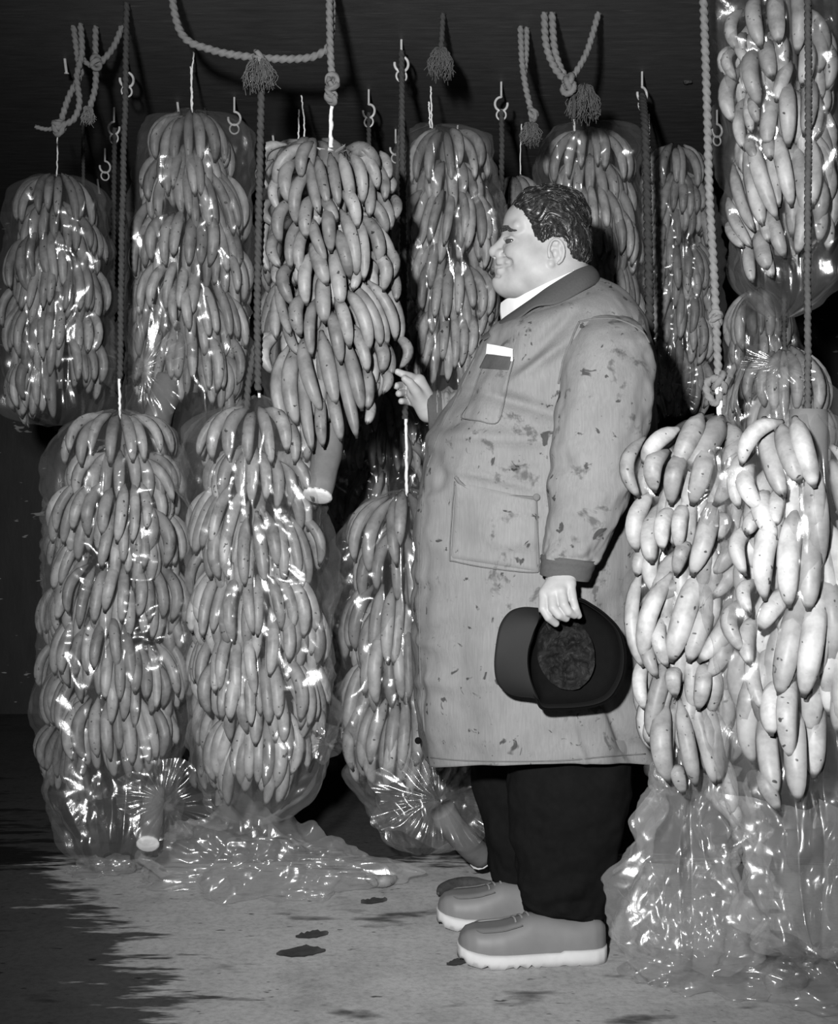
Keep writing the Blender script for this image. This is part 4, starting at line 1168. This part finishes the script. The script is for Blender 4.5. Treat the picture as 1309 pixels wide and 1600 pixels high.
for sg in (-1, 1):
    S3 = lambda a, b, w: SK2(a, b, sg * w)
    def K2(a, b, ra, rb, k): fld._u(fld.cap(S3(*a), S3(*b), ra * s_, rb * s_), k * s_)
    def X2(a, b, ra, rb, k): fld._sub(fld.cap(S3(*a), S3(*b), ra * s_, rb * s_), k * s_)
    # eye: socket under the brow, ball, narrowed lids
    fld._sub(fld.ell(S3(788, 374, 24), np.array([12, 13, 8]) * s_), 7 * s_)
    fld._u(fld.ell(S3(800, 377, 25), np.array([10, 10, 8]) * s_), 2 * s_)
    K2((789, 373.5, 17), (799, 371, 31), 3.0, 2.8, 2); K2((799, 371, 31), (809, 376, 37), 2.8, 2.2, 2)
    K2((790, 384, 17), (799, 385, 30), 3.2, 3.0, 4); K2((799, 385, 30), (809, 379.5, 37), 2.8, 2.0, 3)
    X2((806, 378, 42), (818, 376, 47), 1.0, .6, 2)
    # nose wing
    K2((780, 397, 9), (782, 396, 11), 6.6, 6.0, 3)
    X2((788, 391, 13), (790, 399, 15), 1.8, 2.0, 3)
    X2((773, 402, 5), (779, 403.5, 7), 2.2, 2.0, 1)
    # smile: mouth line running back to the corner, cheek fold beside it
    X2((769, 415.5, 0), (778, 417, 13), 2.2, 2.6, 1); X2((778, 417, 13), (795, 414, 31), 2.8, 2.8, 1)
    X2((787, 398, 18), (796, 409, 36), 1.6, 2.2, 7); X2((796, 409, 36), (797, 424, 38), 2.2, 1.6, 7)
    X2((769, 430.5, 0), (780, 432, 16), 1.2, 1.0, 6)
    # ear
    fld._u(fld.ell(S3(869, 394, 50), np.array([12, 6, 20]) * s_), 3 * s_)
    pts = [S3(869 + 12.0 * math.cos(t), 393 - 19.0 * math.sin(t), 56) for t in np.linspace(math.radians(205), math.radians(-75), 12)]
    fld.chain(pts, [2.5 * s_] * 12, 1.2 * s_)
    fld._sub(fld.ell(S3(867, 396, 58), np.array([6.0, 6.5, 9]) * s_), 2 * s_)
    fld._sub(fld.ell(S3(868, 381, 57), np.array([5.0, 3.5, 5]) * s_), 2 * s_)
    K2((874, 382, 55), (876, 400, 55), 2.0, 1.8, 1.5); K2((860, 396, 55), (862, 402, 54), 2.6, 2.6, 2)
    fld._u(fld.ell(S3(861, 412, 53), np.array([6, 4.5, 6.5]) * s_), 3 * s_)
hv, hf = fld.mesh(); body.add(hv, hf)

# near hand (holds the cap by its rim)
def hand(chains, lo, hi, h=.0021, k=.004):
    global fld
    fld = Field(lo, hi, h)
    for kk, pts, rr in chains:
        fld.chain([PA(*p) for p in pts], rr, kk)
    return fld.mesh()
near_hand = [
    (.012, [(897, 850, 2.81), (885, 888, 2.80)], [.032, .027]),
    (.012, [(884, 888, 2.798), (852, 926, 2.765)], [.022, .0135]), (.012, [(882, 890, 2.796), (863, 926, 2.756)], [.022, .0135]),
    (.012, [(883, 890, 2.796), (877, 922, 2.753)], [.022, .0135]), (.012, [(886, 890, 2.798), (891, 912, 2.760)], [.022, .0125]),
    (.004, [(850, 930, 2.762), (849, 951, 2.744), (857, 965, 2.742), (868, 974, 2.752)], [.0115, .0100, .0092, .0080]),
    (.004, [(863, 930, 2.753), (864, 950, 2.735), (873, 961, 2.734), (884, 966, 2.746)], [.0118, .0102, .0094, .0082]),
    (.004, [(877, 926, 2.750), (881, 945, 2.733), (888, 956, 2.733), (897, 961, 2.744)], [.0118, .0102, .0092, .0082]),
    (.004, [(891, 915, 2.757), (895, 937, 2.743), (899, 950, 2.742), (904, 962, 2.750)], [.0105, .0092, .0084, .0072]),
    (.008, [(868, 898, 2.80), (857, 925, 2.812), (862, 950, 2.810), (872, 966, 2.800)], [.019, .0135, .0115, .0085])]
v, f = hand(near_hand, PA(826, 985, 2.70), PA(925, 838, 2.86)); body.add(v, f)
far_hand = [
    (.012, [(700, 640, 3.285), (672, 640, 3.28)], [.034, .028]),
    (.014, [(672, 636, 3.28), (650, 600, 3.262)], [.025, .020]), (.014, [(668, 644, 3.278), (647, 615, 3.258)], [.024, .019]), (.012, [(666, 630, 3.275), (655, 595, 3.262)], [.022, .016]),
    (.004, [(652, 594, 3.262), (640, 588, 3.243), (630, 585, 3.232), (621, 581, 3.226)], [.0125, .0105, .0095, .0080]),
    (.004, [(648, 606, 3.268), (634, 603, 3.285), (625, 602, 3.268), (619, 603, 3.247)], [.0115, .0100, .0094, .0086]),
    (.004, [(648, 618, 3.266), (638, 616, 3.285), (629, 614, 3.268), (623, 615, 3.247)], [.0115, .0100, .0094, .0086]),
    (.004, [(650, 630, 3.266), (640, 628, 3.282), (633, 627, 3.266), (627, 627, 3.248)], [.0105, .0092, .0086, .0080]),
    (.007, [(662, 632, 3.262), (650, 612, 3.238), (640, 598, 3.226), (632, 592, 3.220)], [.018, .0135, .0112, .0085])]
v, f = hand(far_hand, PA(606, 682, 3.19), PA(715, 566, 3.34)); body.add(v, f)
# trunk and limbs under the clothes
fld = Field(PA(690, 1500, 3.12) + [0, -.36, -.02], PA(1015, 480, 3.12) + [.02, .38, .03], .014)
fld.chain([SK(870, 500, 0), SK(860, 620, 0), SK(840, 820, 0), SK(835, 1000, 0), SK(840, 1100, 0)], [.085, .15, .185, .17, .14], .04)
for w_, xs in ((-66, 885), (95, 822)):
    fld.chain([SK(850, 1060, w_), SK(xs, 1250, w_), SK(xs + 5, 1400, w_), SK(xs + 8, 1455, w_)], [.09, .058, .042, .036], .03)
fld.chain([SK(925, 600, -112), PA(940, 690, 2.88), PA(895, 850, 2.82)], [.05, .05, .032], .03)
fld.chain([SK(880, 560, 110), PA(790, 640, 3.35), PA(700, 640, 3.285)], [.075, .05, .033], .03)
v, f = fld.mesh(); body.add(v, f)
body_o = body.put('body', M['skin'], man)

# eyes and brows
head_bvh = BVHTree.FromPolygons(hv.tolist(), hf.tolist())
for sg in (-1, 1):
    acc = Acc(); c = SK2(799.5, 377.6, sg * 26)
    t = np.linspace(0, math.pi, 9); a = np.linspace(0, 2 * math.pi, 14, endpoint=False)
    v = np.array([c + s_ * np.array([10.6 * math.sin(q) * math.cos(z), 10.6 * math.sin(q) * math.sin(z), 6.0 * math.cos(q)]) for q in t for z in a])
    acc.add(v, grid_faces(14, 9, True)); acc.put('eye', M['eye'], man)
    acc = Acc(); r_ = np.random.default_rng(5)
    for k in range(110):
        q = r_.random() * .85; off_ = r_.normal(0, 2.1) * (1.15 - q)
        ends = []
        for st in (0, .5, 1):
            u = q + st * .16
            p = SK2(783 + 24 * u, 358.5 - 2.5 * math.sin(u * 2.6) + 5 * u * u + off_ - 1.5 * st, sg * (8 + 32 * u))
            h, n_, _, _ = head_bvh.find_nearest(Vector(p))
            ends.append(np.array(h + n_ * (.0012 + .0012 * st)))
        v, f = sweep(spline(ends, 6), .0009, 4); acc.add(v, f)
    acc.put('eyebrow', M['brow'], man)

# hair: swept-back waves over the skull, built as a shell with combed locks
def hair():
    fld2 = Field(SK(792, 444, -72), SK(936, 278, 72), .0024)
    def ell(c, r, w=0.0): return fld2.ell(SK(c[0], c[1], w), np.array([r[0], r[2], r[1]]) * s_)
    d = np.minimum(ell((862, 352), (62, 63, 56)), ell((890, 384), (35, 50, 53)))
    d = np.minimum(d, ell((838, 335), (40, 41, 46)))
    Yq = (fld2.Y - YB) / s_; pf = F_PX / (YB - np.abs(Yq) * s_); X = fld2.X * pf + 654.5; Zp = HOR - (fld2.Z - CAMZ) * pf
    # combed locks: creases that follow the sweep from the forehead to the nape
    ang = np.arctan2(Zp - 392, X - 850); rad = np.hypot(X - 850, Zp - 392)
    wv = noise3(ang * 2.2, Yq / 26, rad / 30) * 1.3
    lock = tri(rad / 13 + wv + .25 * np.abs(Yq) / 10) - .5
    wave = noise3(ang * 6, Yq / 13, rad / 17) * 3.2
    fine = tri(rad / 4.5 + Yq / 8 + 2 * wv) - .5
    d = d + s_ * (2.6 * lock + wave * 0.9 + 0.8 * fine)
    # the hairline as seen in profile
    poly = np.array([(800, 322), (806, 334), (822, 342), (829, 352), (832, 366), (838, 374), (841, 388), (848, 389), (856, 376), (864, 371), (878, 372), (885, 384), (885, 398), (882, 410), (886, 422), (895, 434), (940, 446), (945, 270), (785, 270)])
    ins = np.zeros(X.shape, bool); dm = np.full(X.shape, 1e3)
    for i in range(len(poly)):
        a, b = poly[i], poly[(i + 1) % len(poly)]
        ins ^= ((a[1] > Zp) != (b[1] > Zp)) & (X < (b[0] - a[0]) * (Zp - a[1]) / (b[1] - a[1] + 1e-9) + a[0])
        t = np.clip(((X - a[0]) * (b[0] - a[0]) + (Zp - a[1]) * (b[1] - a[1])) / ((b - a) @ (b - a)), 0, 1)
        dm = np.minimum(dm, np.hypot(X - a[0] - t * (b[0] - a[0]), Zp - a[1] - t * (b[1] - a[1])))
    pd = np.where(ins, -dm, dm) + 2.5 * noise3(X / 5, Zp / 5, Yq / 9)
    pd = pd * s_
    k = 6 * s_
    h = np.clip(.5 - .5 * (pd - d) / k, 0, 1)
    fld2.F = pd + (d - pd) * h + k * h * (1 - h)
    return fld2.mesh()
v, f = hair()
hacc = Acc().add(v, f)
hair_bvh = BVHTree.FromPolygons(v.tolist(), f.tolist())
r_ = np.random.default_rng(8); c3 = SK(850, 392, 0)
for k in range(1500):                                   # loose strands following the comb direction
    p = v[r_.integers(len(v))].copy(); pts = []
    off = r_.uniform(.0004, .0016); ph = r_.uniform(0, 6.28)
    for st in range(10):
        h, n_, _, _ = hair_bvh.find_nearest(Vector(p))
        h, n_ = np.array(h), np.array(n_); pts.append(h + n_ * off)
        rel = h - c3
        t = np.array([rel[2], 0, -rel[0]]); t /= np.linalg.norm(t) + 1e-9
        if rel[0] < .01 and rel[2] < .02: t = np.array([.75, 0, -.65])
        wv = noise3(*(h * 55)); t = t + np.array([0, .6 * wv, 0]) + np.array([t[2], 0, -t[0]]) * .7 * math.sin(ph * 0 + h[0] * 170 + h[2] * 120 + 3 * wv)
        t = t - n_ * (t @ n_); t /= np.linalg.norm(t) + 1e-9
        p = h + t * .0042
        if p[2] < SK(0, 434, 0)[2]: break
    if len(pts) > 4:
        sv_, sf_ = sweep(np.array(pts), np.linspace(.0009, .0005, len(pts)), 4); hacc.add(sv_, sf_)
hacc.put('hair', M['hair'], man)

# --- trousers and shoes
tr = Acc()
v, f, _ = tube_pairs([(788, 1130, 990, 1130), (792, 1195, 987, 1195), (797, 1260, 983, 1260), (803, 1320, 970, 1320), (808, 1370, 955, 1375), (814, 1402, 946, 1418), (822, 1424, 944, 1436), (850, 1440, 938, 1450), (860, 1430, 930, 1440)], [3.02] * 9, .62, n=80, m=90, fold=.011, seed=9)
tr.add(v, f)
v, f, _ = tube_pairs([(728, 1130, 890, 1130), (736, 1195, 888, 1195), (749, 1270, 884, 1270), (762, 1340, 872, 1345), (767, 1380, 860, 1390), (772, 1402, 850, 1412), (785, 1414, 842, 1424), (795, 1408, 838, 1416)], [3.26] * 8, .72, n=80, m=90, fold=.010, seed=12)
tr.add(v, f)
tr.put('trousers', M['trouser'], man)

def shoe(x_toe, x_heel, y, yaw, s, seed):
    """low moc-toe work shoe, toe towards -x; s scales height and width"""
    A = PA(x_toe, 1495, y); Bh = PA(x_heel, 1495, y); Lx = Bh[0] - A[0]
    e = Acc()
    t = np.array([0, .015, .05, .11, .2, .3, .4, .48, .58, .7, .82, .92, .97, 1.0])
    hh = .85 * np.array([.012, .032, .050, .062, .068, .073, .084, .094, .090, .082, .078, .078, .072, .058]) * s
    ww = np.array([.010, .026, .040, .050, .054, .054, .050, .046, .042, .040, .041, .038, .029, .012]) * s
    tt = np.linspace(0, 1, 60) ** 1.0; tt = np.sort(np.concatenate([tt, [.005, .01, .03, .985, .995]]))
    H_, W_ = np.interp(tt, t, hh), np.interp(tt, t, ww)
    n = 28; th = np.linspace(0, 2 * math.pi, n, endpoint=False)
    V = []
    for k, q in enumerate(tt):
        lift = .012 * max(0, (.25 - q) / .25)**2
        for a in th:
            c_, s2 = math.cos(a), math.sin(a)
            w = W_[k] * np.sign(c_) * abs(c_)**.75
            z = .026 * s + lift + (H_[k] * (abs(s2)**.8) if s2 > 0 else -.004)
            if s2 > 0 and q < .42:                              # flat apron of the toe with a raised seam
                z = min(z, .026 * s + lift + H_[k] * .93)
            bendy = -.010 * math.sin(q * math.pi) * .6
            V.append((q * Lx, w + bendy, z))
    V = np.array(V); cs, sn = math.cos(yaw), math.sin(yaw)
    def W(v):
        v = np.asarray(v, float); x = v[:, 0] - Lx * .5
        return np.stack([A[0] + Lx * .5 + x * cs - v[:, 1] * sn, y + x * sn + v[:, 1] * cs, v[:, 2]], -1)
    f = grid_faces(n, len(tt), True).tolist(); f.append(list(range(n))[::-1]); f.append([(len(tt) - 1) * n + k for k in range(n)])
    sh = put('shoe', W(V), f, M['shoe'], man)
    # sole with a scalloped lower edge
    m = 120; ang = np.linspace(0, 2 * math.pi, m, endpoint=False)
    ox, oy = [], []
    for a in ang:
        q = .5 - .5 * math.cos(a); q2 = .5 + (q - .5) * 1.02
        w = np.interp(q, t, ww) * 1.10 + .003
        ox.append(q2 * Lx); oy.append(w * (1 if math.sin(a) >= 0 else -1) * min(1, abs(math.sin(a)) * 6 + .0) - .010 * math.sin(q * math.pi) * .6)
    ox, oy = np.array(ox), np.array(oy); lift = .012 * np.clip((.25 - ox / Lx) / .25, 0, 1)**2
    sc = np.clip(.008 * (np.sin(ox / Lx * 2 * math.pi * 13) > .2), 0, 1) * (ox / Lx < .62) + .003 * (np.sin(ox / Lx * 2 * math.pi * 9) > .7) * (ox / Lx >= .62)
    hz = .028 * s + .004 * (ox / Lx > .7)
    rings = [np.stack([ox, oy * .9, lift + hz + .001], -1), np.stack([ox, oy, lift + hz - .003], -1), np.stack([ox, oy * 1.02, lift + hz * .5], -1), np.stack([ox, oy, lift + sc + .0005], -1)]
    fs = grid_faces(m, 4, True).tolist(); fs.append(list(range(m))[::-1]); fs.append([3 * m + k for k in range(m)])
    put('sole', W(np.concatenate(rings)), fs, M['sole'], sh)
    # apron stitching and laces
    pts = []
    for a in np.linspace(0, 1, 40):
        q = .04 + .36 * (1 - abs(2 * a - 1)); side = -1 if a < .5 else 1
        q = .05 + .37 * abs(2 * a - 1)
        w = np.interp(q, t, ww) * .80 * min(1, abs(2 * a - 1) * 4 + .0)
        z = .026 * s + .012 * max(0, (.25 - q) / .25)**2 + np.interp(q, t, hh) * .885
        pts.append((q * Lx, side * w - .006 * math.sin(q * math.pi), z))
    v, ff_ = sweep(W(np.array(pts)), .0016, 6); put('apron_stitching', v, ff_, M['seam'], sh)
    for k in range(3):
        q = .37 + .045 * k; z = .026 * s + np.interp(q, t, hh) * 1.0
        pts = [(q * Lx, -.035, z - .028), (q * Lx + .004, -.018, z - .003), (q * Lx, 0, z + .002), (q * Lx - .002, .02, z - .006)]
        v, ff_ = sweep(W(spline(pts, 14)), .0026, 6); put('lace', v, ff_, M['lace'], sh)
    return sh
shoe(716, 946, 2.985, .05, 1.0, 1)
shoe(684, 892, 3.225, .02, 1.0, 2)

# ------------------------------------------------------------------ the cap
def cap():
    y0 = 2.768
    e = empty('cap', P(895, 1108, y0), 'black peaked cap held open side out by the man\'s lowered hand', 'cap')
    s = y0 / F_PX
    outline = np.array([(828, 998), (836, 972), (852, 952), (880, 938), (906, 935), (928, 946), (950, 962), (970, 984), (979, 1012), (980, 1040), (974, 1066), (958, 1092), (936, 1104), (905, 1109), (870, 1110), (846, 1108), (836, 1092), (825, 1064), (821, 1036), (823, 1014)], float)
    ol = spline(np.vstack([outline, outline[:1]]), 120)[:-1]; n = len(ol)
    cen = np.array([893, 1024.0])
    rings = []
    prof = [(1.0, 0.0), (1.005, .008), (.985, .022), (.95, .040), (.86, .058), (.70, .068), (.48, .072), (.24, .074), (.02, .075)]
    for (k, dpt) in spline([(a, b, 0) for a, b in prof], 40)[:, :2]:
        q = cen + (ol - cen) * k
        dep = y0 + dpt - .014 * (ol[:, 0] < 850) * 0
        rings.append(np.stack([(q[:, 0] - 654.5) * s, np.full(n, dep) + .012 * (q[:, 0] - 893) / 80, CAMZ + (HOR - q[:, 1]) * s], -1))
    outer = np.array(rings); m = len(outer)
    c3 = np.array([(cen[0] - 654.5) * s, y0 - .01, CAMZ + (HOR - cen[1]) * s])
    inner = c3 + (outer - c3) * .965; inner[..., 1] = outer[..., 1] - .003
    inner[0, :, 1] = outer[0, :, 1]
    v = np.concatenate([inner[::-1], outer]).reshape(-1, 3)
    put('crown', v, grid_faces(n, 2 * m, True), M['cap'], e)
    # sweatband just inside the rim
    sb = []
    for k, dpt in ((.955, .001), (.94, .004), (.925, .018), (.925, .034)):
        q = cen + (ol - cen) * k
        sb.append(np.stack([(q[:, 0] - 654.5) * s, y0 + dpt + .012 * (q[:, 0] - 893) / 80, CAMZ + (HOR - q[:, 1]) * s], -1))
    put('sweatband', np.concatenate(sb), grid_faces(n, 4, True), M['visor'], e)
    # creased lining at the bottom of the crown
    nr = 24; th = np.linspace(0, 2 * math.pi, 90, endpoint=False); L = []
    for j in range(nr):
        k = .01 + .99 * j / (nr - 1)
        X = 888 + 46 * k * np.cos(th) + 6 * k * np.sin(th); Zq = 1026 + 58 * k * np.sin(th)
        dep = y0 + .059 - .010 * k**3 + .005 * fbm(X / 9, Zq / 9, 2, 3)
        L.append(np.stack([(X - 654.5) * s, dep, CAMZ + (HOR - Zq) * s], -1))
    put('lining', np.concatenate(L), grid_faces(90, nr, True), M['lining'], e)
    # peak
    vo = [(842, 951), (818, 950), (797, 957), (782, 976), (775, 1005), (772, 1040), (777, 1068), (793, 1085), (815, 1091), (842, 1092)]
    inn = [(842, 963), (838, 974), (833, 985), (828, 1000), (824, 1015), (823, 1036), (826, 1056), (831, 1072), (837, 1086), (844, 1096)]
    O, I = spline([(a, b, 0) for a, b in vo], 60)[:, :2], spline([(a, b, 0) for a, b in inn], 60)[:, :2]
    k = min(len(O), len(I)); O, I = O[:k], I[:k]
    lay = []
    for j in range(12):
        w = j / 11; q = I * (1 - w) + O * w
        dep = y0 - .012 + .010 * w + .020 * ((q[:, 1] - 1022) / 70)**2 * w
        lay.append(np.stack([(q[:, 0] - 654.5) * s, dep, CAMZ + (HOR - q[:, 1]) * s], -1))
    front = np.array(lay); back = front[::-1] + [0, .004, 0]
    v = np.concatenate([front, back, front[:1]]).reshape(-1, 3)
    put('peak', v, grid_faces(k, 25), M['visor'], e)
    return e
cap()
